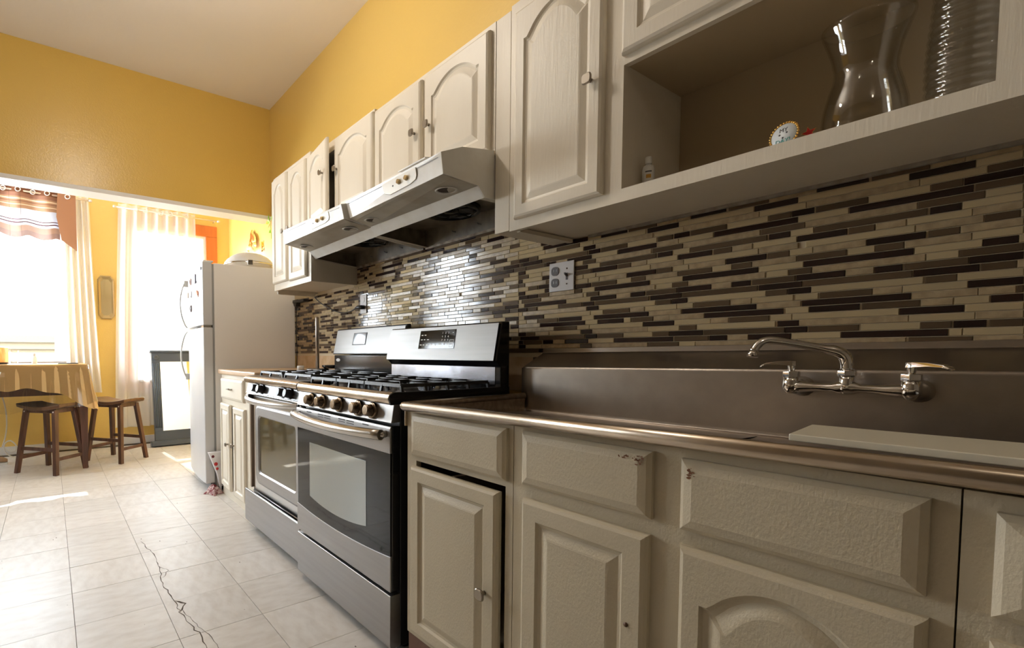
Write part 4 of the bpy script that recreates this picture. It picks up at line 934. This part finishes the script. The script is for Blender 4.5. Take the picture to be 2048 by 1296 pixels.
def mbox(w_, h): return lambda x, y, z: MB().box(x-w_/2, x+w_/2, y-.0005, y+.006, z-h/2, z+h/2)
def mheart(r): return lambda x, y, z: MB().lathe([(r*.62, .0), (r*.62, .007), (r, .007), (r, -.0005)], (x, y, z), 16, axis='y')
mp = lambda n, c: mat(n, c, .4)
magnet('dark narrow lighthouse-shaped magnet, upper right on the freezer door', 3.895, 1.575, lambda x, y, z: MB().box(x-.008, x+.008, y-.0005, y+.007, z-.02, z+.035).box(x-.022, x+.02, y-.0005, y+.01, z-.032, z-.018), mp('m_dark', (.06, .06, .09)))
magnet('thin crescent magnet left of the dark upright magnet', 4.10, 1.58, mheart(.026), mp('m_pink', (.5, .35, .33)))
magnet('orange and brown figure magnet, rightmost of the middle three', 3.835, 1.465, lambda x, y, z: MB().lathe([(.0001, .008), (.015, .006), (.018, 0)], (x-.012, y, z-.004), 12, axis='y').lathe([(.0001, .007), (.012, .005), (.015, 0)], (x+.018, y, z+.008), 12, axis='y').box(x-.02, x+.02, y, y+.004, z-.03, z-.015), mp('m_orange', (.6, .2, .08)))
magnet('grey oval magnet, middle one of the middle three', 4.085, 1.480, mdisc(.028), mp('m_grey', (.3, .27, .27)))
magnet('pale tan magnet by the handle, leftmost of the middle three', 4.31, 1.495, mbox(.035, .045), mp('m_tan', (.62, .46, .34)))
magnet('black and pink heart-like magnet below the others', 4.10, 1.37, lambda x, y, z: MB().lathe([(.016, 0), (.016, .008), (.026, .008), (.027, 0)], (x, y, z), 16, axis='y').lathe([(.0001, .006), (.015, .006), (.015, 0)], (x, y, z), 12, axis='y'), mp('m_black', (.10, .07, .07)))
magnet('tiny dark badge in the top corner of the freezer door', 3.722, 1.63, mbox(.008, .022), mp('m_badge', (.1, .1, .12)))

# dome cooker on the refrigerator
dc = thing('domed_cooker', 'round white domed cooker with chrome rim on top of the refrigerator', 'cooker', (3.92, .27, 1.672))
cx, cy = 3.94, .27
MB().lathe([(.0001, .0), (.15, .0), (.17, .012), (.185, .030), (.187, .036)], (cx, cy, 1.676), 40).build('base', chrome, dc)
MB().lathe([(.187, .036), (.197, .038), (.197, .050), (.188, .052)], (cx, cy, 1.676), 40).build('rim', chrome, dc)
MB().lathe([(.195, .052), (.192, .062), (.175, .085), (.145, .110), (.105, .130), (.055, .142), (.0001, .146)], (cx, cy, 1.676), 40).build('dome', plastw, dc)
for a in (-1.9, -2.7, -.9, 2.4): MB().tube([(cx+.15*math.cos(a), cy+.15*math.sin(a), 1.6725), (cx+.15*math.cos(a), cy+.15*math.sin(a), 1.69)], .014, 10).build('foot', gold, dc)
a = math.atan2(1.35, -3.9); 
for a in (2.85,): MB().box(-.02, .02, -.006, .008, -.02, .02).tf(Matrix.Translation((cx+.200*math.cos(a), cy+.200*math.sin(a), 1.715)) @ Matrix.Rotation(a+PI/2, 4, 'Z')).build('latch', chrome, dc, bevel=.003)

# gold ornaments on the alcove wall, plant, bead string
def ornament(x, z, s, lbl):
    t = thing('wall_ornament', lbl, 'ornament', (x, -.25, z))
    mb = MB()
    for (dx, dz_, l, w_, a) in ((0, .04, .11, .034, 1.35), (-.05, .02, .10, .03, .7), (.05, .02, .10, .03, 2.3), (-.06, -.03, .08, .028, .1), (.05, -.03, .08, .028, 3.0), (0, 0, .07, .026, 1.9), (.02, .03, .09, .025, 1.0)):
        P = []
        for k in range(12):
            q = 2*PI*k/12; u, v = l*.5*math.cos(q)*s, w_*math.sin(q)*s
            P.append((x+dx*s+u*math.cos(a)-v*math.sin(a), z+dz_*s+u*math.sin(a)+v*math.cos(a)))
        d0 = random.uniform(.006, .04)
        mb.loops([[(p[0], -.248+d0, p[1]) for p in P], [(p[0]*.6+.4*(x+dx*s), -.248+d0+.012, p[1]*.6+.4*(z+dz_*s)) for p in P]])
    mb.box(x-.008, x+.008, -.2495, -.21, z-.03, z+.05)
    mb.build('leaf', gold, t); return t
ornament(5.28, 2.215, 1.5, 'larger gold leaf-like wall ornament above the domed cooker')
ornament(4.97, 2.115, .75, 'smaller gold wall ornament right of the larger gold one')
pl = thing('hanging_leaves', 'bright green leaves peeking out beside the end of the wall cabinets', 'plant', (4.1, .04, 2.16))
for (dx, dz_, a, l) in ((.0, .0, .4, .07), (.03, .02, 1.6, .06), (.05, -.03, 2.6, .07), (.02, -.05, -2.4, .06), (-.02, .01, 2.2, .05), (.06, .0, .9, .05)):
    mb = MB(); x, z = 4.085+dx, 2.13+dz_
    vs = [(x, .03, z), (x+l*.5*math.cos(a)-.018*math.sin(a), .045, z+l*.5*math.sin(a)+.018*math.cos(a)), (x+l*math.cos(a), .035, z+l*math.sin(a)), (x+l*.5*math.cos(a)+.018*math.sin(a), .038, z+l*.5*math.sin(a)-.018*math.cos(a))]
    mb.add(vs, [(0, 1, 2, 3)]).build('leaf', green if dx < .05 else mat('leaf_yellow', (.75, .6, .05), .5), pl, solid=.001)
MB().tube([(4.10, .03, 2.17), (4.11, .02, 2.10), (4.10, .02, 2.0)], .002, 6).build('stem', green, pl)
bs = MB()
for k in range(46):
    z = 2.09-k*.0088; bs.lathe([(.0001, -.0042), (.0042, -.0015), (.0042, .0015), (.0001, .0042)], (4.06+.006*math.sin(k*.5), .022, z), 8)
ob = tag(bs.build('bead_string', mat('pearl_bead', (.75, .72, .70), .2)), 'string of small pale beads hanging beside the tall wall cabinet', 'beads'); ob['kind'] = 'stuff'

# ------------------------------------------------------------------ things on the open shelf
SZ = 1.4595
bt = thing('small_bottle', 'small white lotion bottle in the left corner of the open shelf', 'bottle', (.742, .24, SZ))
bx, by = .742, .24
MB().lathe([(.0001, 0), (.0135, 0), (.0155, .004), (.0155, .060), (.013, .069), (.0065, .073), (.0065, .078)], (bx, by, SZ), 24).build('body', plastw, bt)
MB().lathe([(.0085, .0755), (.0085, .092), (.007, .095), (.0001, .095)], (bx, by, SZ), 18).build('cap', plastw, bt)
def arc_label(z0_, z1_, r_, a0, a1, m_): MB().grid(lambda u, v: (bx+r_*math.cos(a0+(a1-a0)*u), by+r_*math.sin(a0+(a1-a0)*u), SZ+z0_+(z1_-z0_)*v), 10, 1).build('label_print', m_, bt)
arc_label(.050, .0535, .01565, 1.55, 2.6, grey); arc_label(.034, .044, .01565, 1.7, 2.5, mat('amber_print', (.65, .35, .06), .5))
bd = thing('round_badge', 'round white badge with gold scalloped rim leaning on the open shelf', 'badge', (.45, .27, SZ))
BC = Vector((.430, .262, SZ+.036)); BM = Matrix.Translation(BC) @ Matrix.Rotation(math.radians(-12), 4, 'Z') @ Matrix.Rotation(math.radians(8), 4, 'X')
MB().lathe([(.0001, .003), (.024, .003), (.026, 0), (.024, -.003), (.0001, -.003)], (0, 0, 0), 32, axis='y').tf(BM).build('disc', blue, bd)
rm = MB()
for k in range(30):
    a = 2*PI*k/30; rm.lathe([(.0001, -.003), (.0025, -.0012), (.0025, .0012), (.0001, .003)], (.0275*math.cos(a), .001, .0275*math.sin(a)), 8)
rm.tf(BM).build('gold_rim', gold, bd)
def bt_text(s, x, z, size, m): text('lettering', s, size, m, bd, BM @ Matrix.Translation((x, .0034, z)) @ Matrix.Rotation(PI, 4, 'Z') @ Matrix.Rotation(PI/2, 4, 'X'))
bt_text('MY', .001, .011, .012, grey); bt_text('DAY!', .0, -.014, .013, teal)
for x, z in ((.008, .002), (-.006, .004), (.001, -.006)):
    MB().lathe([(.0001, .0045), (.0016, .004), (.002, .003)], (x, 0, z), 10, axis='y').tf(BM).build('stud', grey, bd)
def star(x, y, z, r, m, lbl, rot=0):
    t = thing('star_pin', lbl, 'star pin', (x, y, z-r))
    P = [((r if k % 2 == 0 else r*.45)*math.sin(2*PI*k/10+rot), (r if k % 2 == 0 else r*.45)*math.cos(2*PI*k/10+rot)) for k in range(10)]
    MB().loops([[(x+p[0]*1.12, y-.001, z+p[1]*1.12) for p in P], [(x+p[0]*1.12, y+.001, z+p[1]*1.12) for p in P]]).build('gold_edge', gold, t)
    MB().loops([[(x+p[0], y+.001, z+p[1]) for p in P], [(x+p[0]*.9, y+.0022, z+p[1]*.9) for p in P]]).build('star', m, t)
star(.390, .25, SZ+.030, .0125, redm, 'red star pin with gold edge between badge and hurricane vase', .2)
star(.482, .25, SZ+.013, .011, darkred, 'dark star pin left of the round badge', .6)
hv = MB().lathe([(.0001, .006), (.052, .004), (.060, .0), (.066, .02), (.068, .05), (.066, .075), (.058, .11), (.051, .135), (.050, .155), (.055, .185), (.064, .215), (.071, .235), (.073, .245), (.0705, .246), (.068, .234), (.061, .213), (.0525, .185), (.0475, .155), (.0485, .135), (.0555, .11), (.0635, .075), (.0655, .05), (.0635, .02), (.056, .008), (.0001, .010)], (.318, .185, SZ), 48)
tag(hv.build('hurricane_vase', clear), 'clear hourglass hurricane vase in the middle of the open shelf', 'vase')
def spw(a, h): return 1+.03*math.sin(2*PI*(h/.0165)+a)
pr = [(.0001, .004), (.048, .0)]+[(.058-.008*min(1, h/.05)+.004*math.sin(h*18), h) for h in [i*.0022 for i in range(1, 128)]]
tag(MB().lathe(pr, (.176, .185, SZ), 40, wob=spw).build('spiral_vase', clear, solid=.003), 'tall clear spiral-ribbed glass vase at the right end of the open shelf', 'vase')

# ------------------------------------------------------------------ far side: rods, curtains, mirrors
def rod(lbl, y0, y1, z, x=6.10):
    t = thing('curtain_rod', lbl, 'curtain rod', (x, (y0+y1)/2, z))
    MB().tube([(x, y0, z), (x, y1, z)], .009, 12).build('rod', mat('rod_silver', (.78, .70, .64), .3, .7), t)
    MB().tube([(x, y0-.035, z), (x, y0-.02, z), (x, y0, z)], [.012, .017, .010], 12).build('finial', MATS['rod_silver'], t)
    MB().tube([(x, y1+.035, z), (x, y1+.02, z), (x, y1, z)], [.012, .017, .010], 12).build('finial', MATS['rod_silver'], t)
    for yy in (y0+.02, y1-.02): MB().tube([(x, yy, z), (FX-.001, yy, z)], .006, 8).build('bracket', MATS['rod_silver'], t)
    return t
rod('silver curtain rod over the left window', 1.245, 3.0, 2.62); rod('silver curtain rod over the right window', -.08, .985, 2.60)
def curtain(name, lbl, cat, yf, zt_, zb_, m, waves, amp, nu=110, nv=24, x=6.10, flare=None, parent=None, hem=None):
    def fn(u, v):
        y = yf(u, v); a = amp*(1-.25*v)
        top = 1 if v < 1 else 1
        zz = zb_+(zt_-zb_)*v
        if hem: zz += hem(u)*(1-v)
        ph = 2*PI*waves*u
        return (x-.0+a*math.sin(ph+.5*math.sin(3*v))-.0, y+.012*math.sin(ph*1.0+2*v)*(1-v), zz)
    t = thing(name, lbl, cat, (x, yf(.5, 0), zb_))
    MB().grid(fn, nu, nv, uv=True).build('cloth', m, t)
    return t
def grommets(t, ys, z, x=6.10, m=None):
    for y, sx in ys:
        MB().tube([(x+sx+.018*math.cos(2*PI*k/16)*.35, y+.021*math.cos(2*PI*k/16), z+.021*math.sin(2*PI*k/16)) for k in range(17)], .0045, 6, caps=False).build('grommet', m or MATS['rod_silver'], t)
# valance (two deep waves per metre), folded back at its right end
va = curtain('valance', 'brown striped valance with silver grommets over the left window', 'curtain', lambda u, v: 2.95-1.46*u, 2.72, 2.19, valance_m, 6.2, .035, nu=160, hem=lambda u: .018*math.sin(2*PI*6.2*u+1)-.02*u)
grommets(va, [(2.92-.236*k*.5-.02, -.036 if k % 2 else .0) for k in range(0, 12)], 2.62, x=6.09)
MB().add([(6.055, 1.51, 2.70), (6.045, 1.36, 2.68), (6.045, 1.36, 2.07), (6.055, 1.49, 2.17), (6.055, 1.53, 2.4)], [(0, 1, 2, 3, 4)]).build('folded_back_edge', valback, va, solid=.002)
grommets(va, [(1.43, -.055)], 2.61, x=6.09)
s1 = curtain('sheer_curtain', 'narrow white sheer curtain hanging at the right of the left window', 'curtain', lambda u, v: (1.50-.24*v**.6*0-.0)-(1.50-(1.165+.075*v))*u if True else 0, 2.66, .60, sheer_w, 5, .028, nu=60, x=6.13)
s2 = curtain('sheer_curtain', 'wide white sheer curtain with grommets across the right window', 'curtain', lambda u, v: (1.045-.08*v)-(1.045-.08*v-(.165+.0*v))*u, 2.65, .20, sheer_w, 7.5, .026, nu=130, x=6.13)
grommets(s2, [(.80, -.03), (.70, -.03), (.54, -.03), (.44, -.03), (.27, -.03)], 2.60, x=6.125)
# pull strings hanging from the header
for k, y in enumerate((1.83, 1.765)):
    tag(MB().tube([(4.40, y, 2.174), (4.40, y, 1.55)], .0008, 5).build('hanging_thread', mat('thread%d' % k, (.2, .12, .08), .7)), ('left' if k == 0 else 'right')+' one of two thin threads hanging before the valance', 'thread')
# oval wall mirror
om = thing('wall_mirror', 'small narrow gold-framed mirror with clipped corners between the windows', 'mirror', (FX, 1.10, 1.63))
def clip(w_, h, c, x): return [(x, 1.098+a, 1.628+b_) for a, b_ in ((w_-c, h), (-w_+c, h), (-w_, h-c*1.4), (-w_, -h+c*1.4), (-w_+c, -h), (w_-c, -h), (w_, -h+c*1.4), (w_, h-c*1.4))]
MB().loops([clip(.078, .235, .03, FX-.001), clip(.078, .235, .03, FX-.014), clip(.068, .224, .027, FX-.022), clip(.050, .195, .024, FX-.016)], cap1=False).build('frame', brassf, om)
def capsule(w_, h, x): return [(x, 1.098+w_*math.cos(a), 1.628+(h if math.sin(a) > 0 else -h)+w_*math.sin(a)) for a in [2*PI*k/28 for k in range(28)]]
MB().loops([clip(.052, .198, .024, FX-.0155), capsule(.040, .145, FX-.017)], cap0=False, cap1=False).build('inner_frame', mat('inner_frame', (.55, .43, .22), .3, .6), om)
MB().loops([capsule(.041, .145, FX-.008), capsule(.041, .145, FX-.0145)]).build('glass', mirror, om)
# big navy-framed mirror leaning on the wall behind the refrigerator
fm = thing('floor_mirror', 'tall mirror in a fluted navy frame leaning behind the refrigerator', 'mirror', (5.95, .4, 0))
LM = Matrix.Translation((5.86, .69, 0)) @ Matrix.Rotation(math.radians(9), 4, 'Y')
W_, H_ = .80, 1.035
def fb(name, y0, y1, z0, z1, x0, x1, m, bev=.002): return MB().box(x0, x1, -y1, -y0, z0, z1).tf(LM).build(name, m, fm, bevel=bev)
fb('base_molding', -.045, W_+.045, 0, .06, -.075, .03, navy, .006)
fb('bottom_rail', 0, W_, .06, .165, -.03, .03, navy)
fb('top_rail', 0, W_, H_-.10, H_, -.03, .03, navy)
fb('cornice', -.015, W_+.015, H_, H_+.025, -.045, .03, navy, .006)
fb('stile', 0, .085, .165, H_-.10, -.03, .03, navy); fb('stile', W_-.085, W_, .165, H_-.10, -.03, .03, navy)
for s0 in (0, W_-.085):
    for k in range(4): MB().tube([(-.031, -(s0+.014+.018*k), .20), (-.031, -(s0+.014+.018*k), H_-.12)], .0065, 6).tf(LM).build('flute', mat('flute', (.10, .125, .16), .3), fm)
    MB().lathe([(.028, 0), (.028, .008), (.018, .010), (.012, .004), (.0001, .012)], (0, 0, 0), 18, axis='x').tf(LM @ Matrix.Translation((-.03, -(s0+.042), H_-.055)) @ Matrix.Rotation(PI, 4, 'Z')).build('rosette', navy, fm)
fb('glass', .085, W_-.085, .165, H_-.10, -.018, -.012, mirror, 0)

# ------------------------------------------------------------------ dining corner
tb = thing('dining_table', 'counter-height dark wooden table by the left window', 'table', (5.4, 2.0, 0))
MB().box(5.065, 6.03, 1.36, 2.70, .895, .920).build('tabletop', wood, tb, bevel=.004)
MB().box(5.09, 5.115, 1.42, 2.64, .66, .895).box(5.97, 5.995, 1.42, 2.64, .66, .895).box(5.115, 5.97, 1.39, 1.415, .66, .895).box(5.115, 5.97, 2.645, 2.67, .66, .895).build('apron', wood, tb)
for x, y in ((5.105, 1.385), (5.98, 1.385), (5.105, 2.675), (5.98, 2.675)):
    MB().loops([[(x+a*.020, y+b_*.020, 0) for a, b_ in ((-1, -1), (1, -1), (1, 1), (-1, 1))], [(x+a*.033, y+b_*.033, .62) for a, b_ in ((-1, -1), (1, -1), (1, 1), (-1, 1))], [(x+a*.033, y+b_*.033, .895) for a, b_ in ((-1, -1), (1, -1), (1, 1), (-1, 1))]]).build('leg', wood, tb, bevel=.003)
def drape(z, hang, hc, out, rip, seed, nm, m, lbl, corner):
    random.seed(seed)
    x0, y0, x1, y1 = 5.055, 1.345, 6.045, 2.715
    path = []
    for k in range(71): path.append((x0, y1-(y1-y0)*k/70, -1, 0, k/70))
    for k in range(1, 10): a = PI+PI/2*k/10; path.append((x0+.01+.01*math.cos(a), y0+.01+.01*math.sin(a), math.cos(a), math.sin(a), 1.0))
    for k in range(0, 41): path.append((x0+.01+(x1-x0-.01)*k/40, y0, 0, -1, 1-k/40))
    R = 10; rows = []
    for j in range(R+1):
        v = j/R; l = []
        for i, (x, y, nx, ny, c) in enumerate(path):
            cd = max(0, (c-.72)/.28)**1.5
            h = hang+(hc-hang)*cd+.012*math.sin(i*.5)
            o = out*v+rip*v*(math.sin(i*.62)+.6*math.sin(i*1.37+seed))*(1+1.0*cd)+corner*cd*v
            if nx and ny: pass
            dx, dy = nx*o, ny*o
            if cd > 0: dx += (-.2 if nx == 0 else 0)*cd*v*.1; dy += (-.6)*cd*v*.06
            l.append((x+dx, y+dy, z+.0015-h*v))
        rows.append(l)
    n = len(path); mb = MB(); mb.add([p for r in rows for p in r], [(j*n+i, j*n+i+1, (j+1)*n+i+1, (j+1)*n+i) for j in range(R) for i in range(n-1)], 0, True)
    mb.add([(x0, y0, z+.0015), (x1, y0, z+.0015), (x1, y1, z+.0015), (x0, y1, z+.0015)], [(0, 1, 2, 3)])
    return tag(mb.build(nm, m), lbl, 'tablecloth')
drape(.921, .205, .40, .010, .004, 3, 'tablecloth', cloth_y, 'sheer yellow tablecloth hanging over the dark table', .03)
drape(.925, .395, .34, .022, .006, 8, 'plastic_cover', plastic, 'clear plastic table cover hanging below the yellow cloth', .02)
random.seed(11)
TZ = .9275
pt = thing('saucepan', 'shiny copper-toned saucepan at the left end of the table', 'pan', (5.2, 2.03, TZ))
MB().lathe([(.0001, .0), (.108, .0), (.112, .006), (.112, .125), (.116, .128), (.109, .130), (.107, .02), (.0001, .016)], (5.22, 2.02, TZ+.012), 36).build('pan_body', copper, pt)
MB().lathe([(.0001, .0), (.10, 0), (.12, .010), (.12, .0125), (.0001, .011)], (5.22, 2.02, TZ), 30).build('coaster', blackp, pt)
def tumbler(x, y, r, h): return MB().lathe([(.0001, .0), (r*.8, .0), (r, h), (r*.94, h), (r*.74, .014), (.0001, .014)], (x, y, TZ), 28)
tag(tumbler(5.15, 1.868, .030, .115).build('drinking_glass', clear), 'clear ribbed drinking glass on the table beside the copper pan', 'glass')
sh = thing('salt_shaker', 'small white glass salt shaker on the table', 'shaker', (5.3, 1.735, TZ))
MB().lathe([(.0001, .0), (.019, .0), (.021, .01), (.021, .048), (.014, .062), (.011, .068)], (5.3, 1.735, TZ), 18).build('jar', plastw, sh)
MB().lathe([(.0125, .068), (.0135, .088), (.009, .094), (.0001, .095)], (5.3, 1.735, TZ), 16).build('cap', platew, sh)
tag(MB().box(-.075, .075, -.038, .038, 0, .009).tf(Matrix.Translation((5.12, 1.49, TZ)) @ Matrix.Rotation(1.5, 4, 'Z')).build('phone', phone, bevel=.003), 'dark flat phone lying at the right end of the table', 'phone')
tag(MB().add([(4.94, 2.05, .845), (4.955, 1.945, .870), (4.93, 1.955, .835), (4.93, 2.06, .80)], [(0, 1, 2, 3)]).build('paper_corner', paper, solid=.001), 'white paper corner sticking in at the left edge before the table', 'paper')
# stools
def stool(label, cx, cy, rot):
    t = thing('saddle_stool', label, 'stool', (0, 0, 0), 'saddle stools at the table')
    H = .60
    def fn(u, v):
        x = (u-.5)*.455; y = (v-.5)*.265
        e = 1-.06*(2*u-1)**2
        return (x, y*e, H-.030+.028*(abs(2*u-1)**2)-.004*(2*v-1)**2)
    top = []; nu, nv = 20, 8
    mb = MB()
    vs = [fn(i/nu, j/nv) for j in range(nv+1) for i in range(nu+1)]; n = len(vs)
    vb = [(p[0]*.99, p[1]*.98, min(p[2]-.030, H-.035+.4*(p[2]-H+.03))) for p in vs]
    fs = [(j*(nu+1)+i, j*(nu+1)+i+1, (j+1)*(nu+1)+i+1, (j+1)*(nu+1)+i) for j in range(nv) for i in range(nu)]
    fs += [tuple(n+k for k in reversed(f)) for f in fs[:nu*nv]]
    ring = [i for i in range(nu+1)]+[(j*(nu+1)+nu) for j in range(1, nv+1)]+[nv*(nu+1)+i for i in reversed(range(nu))]+[j*(nu+1) for j in reversed(range(1, nv))]
    for k in range(len(ring)): a, b_ = ring[k], ring[(k+1) % len(ring)]; fs.append((a, n+a, n+b_, b_))
    mb.add(vs+vb, fs, 0, True).build('seat', woodl, t, bevel=.005)
    L_ = {}
    for sx in (-1, 1):
        for sy in (-1, 1):
            tp = Vector((sx*.150, sy*.092, H-.055)); bt_ = Vector((sx*.205, sy*.150, 0)); L_[sx, sy] = (tp, bt_)
            h = .019
            MB().loops([[tuple(bt_+Vector((a*h*.9, b_*h*.9, 0))) for a, b_ in ((-1, -1), (1, -1), (1, 1), (-1, 1))], [tuple(tp+Vector((a*h, b_*h, 0))) for a, b_ in ((-1, -1), (1, -1), (1, 1), (-1, 1))]]).build('leg', wood, t, bevel=.003)
            q = tp+Vector((sx*.002, sy*.020, -.02)); MB().lathe([(.0001, .003), (.006, .002), (.0075, 0)], tuple(q) if sy > 0 else (q.x, q.y-.003, q.z), 10, axis='y').build('bolt_cap', plastw, t)
    def P(k, z): a, b_ = L_[k]; u = z/(H-.055); return b_*(1-u)+a*u
    def st(k1, k2, z, hh=.014, ww=.009):
        a, b_ = P(k1, z), P(k2, z); d = (b_-a).normalized(); nn = Vector((-d.y, d.x, 0))*ww; up = Vector((0, 0, hh))
        MB().loops([[tuple(p+nn+up), tuple(p-nn+up), tuple(p-nn-up), tuple(p+nn-up)] for p in (a, b_)]).build('stretcher', wood, t, bevel=.002)
    st((-1, -1), (1, -1), .21); st((-1, 1), (1, 1), .21); st((-1, -1), (-1, 1), .13); st((1, -1), (1, 1), .13)
    st((-1, -1), (1, -1), .535, .022); st((-1, 1), (1, 1), .535, .022); st((-1, -1), (-1, 1), .535, .02); st((1, -1), (1, 1), .535, .02)
    t.location = (cx, cy, 0); t.rotation_euler = (0, 0, rot)
    return t
stool('dark saddle stool under the table edge, half behind the plastic cover', 5.16, 1.63, math.radians(42))
stool('dark saddle stool standing clear, right of the table by the navy mirror', 5.36, 1.11, math.radians(38))
# left edge clutter
tag(MB().tube(bez([(5.9, 2.02, .66), (5.9, 1.97, .5), (5.92, 1.96, .3), (5.92, 2.02, .13)], 12)+bez([(5.92, 2.02, .13), (5.9, 1.93, .02), (5.85, 1.86, .12), (5.86, 1.95, .19)], 14)[1:]+bez([(5.86, 1.95, .19), (5.87, 2.03, .2), (5.86, 2.02, .05), (5.86, 1.93, .03)], 10)[1:], .006, 8).build('white_cord', cordw), 'white cable hanging and looping down under the table at the left edge', 'cord')
sl = thing('slipper', 'tan slipper lying at the left edge below the table', 'slipper', (5.62, 2.02, 0))
Ls = []
for u, wd, h in ((0, .02, .03), (.15, .038, .05), (.4, .040, .055), (.7, .046, .06), (.9, .036, .045), (1, .015, .02)):
    y = 1.985+.25*(1-u)*-1+.25; Ls.append([(5.70+.05*u+wd*math.cos(a), 1.97+.24*u, .018+h*.5+h*.5*math.sin(a)) for a in [2*PI*k/12 for k in range(12)]])
MB().loops(Ls, smooth=True).build('upper', tan, sl)
MB().loops([[(5.70+.05*u+wd*s_, 1.97+.24*u, z) for u, wd, s_ in ((0, .03, -1), (.3, .045, -1), (.7, .05, -1), (1, .03, -1), (1, .03, 1), (.7, .05, 1), (.3, .045, 1), (0, .03, 1))] for z in (0.001, .018)]).build('sole', plastw, sl)
# bag and cloth between refrigerator and cabinet
MB_ = MB()
bg_ = thing('shopping_bag', 'white bag with red dots wedged between refrigerator and small cabinet', 'bag', (3.655, .63, .1))
MB().loops([[(3.650, .60, .002), (3.660, .60, .002), (3.660, .608, .002), (3.650, .608, .002)], [(3.632, .60, .14), (3.675, .60, .14), (3.675, .632, .14), (3.632, .632, .14)], [(3.632, .60, .30), (3.676, .60, .30), (3.676, .69, .30), (3.632, .69, .30)]]).build('bag_body', bagm, bg_)
for (z, dy, r, m_) in ((.272, .675, .010, darkred), (.215, .655, .013, redm), (.18, .646, .010, redm)):
    MB().lathe([(r, 0), (r, -.002), (.0001, -.0025)], (3.6315, dy-.012, z), 14, axis='x').build('dot', m_, bg_)
cl = MB()
def cf_(u, v):
    a = 2*PI*u; r = .075*(1-v)*(1+.25*math.sin(5*a)+.1*math.sin(9*a)); return (3.66+r*1.1*math.cos(a), .655+r*.75*math.sin(a), .002+.05*math.sin(v*PI*.5)*(1+.25*math.sin(3*a)))
tag(MB().grid(cf_, 36, 8).build('crumpled_cloth', mat('red_patterned_cloth', (.20, .02, .03), .9, noise=(45, 1.0, (.75, .62, .60)))), 'crumpled dark red and white cloth on the floor by the refrigerator foot', 'cloth')
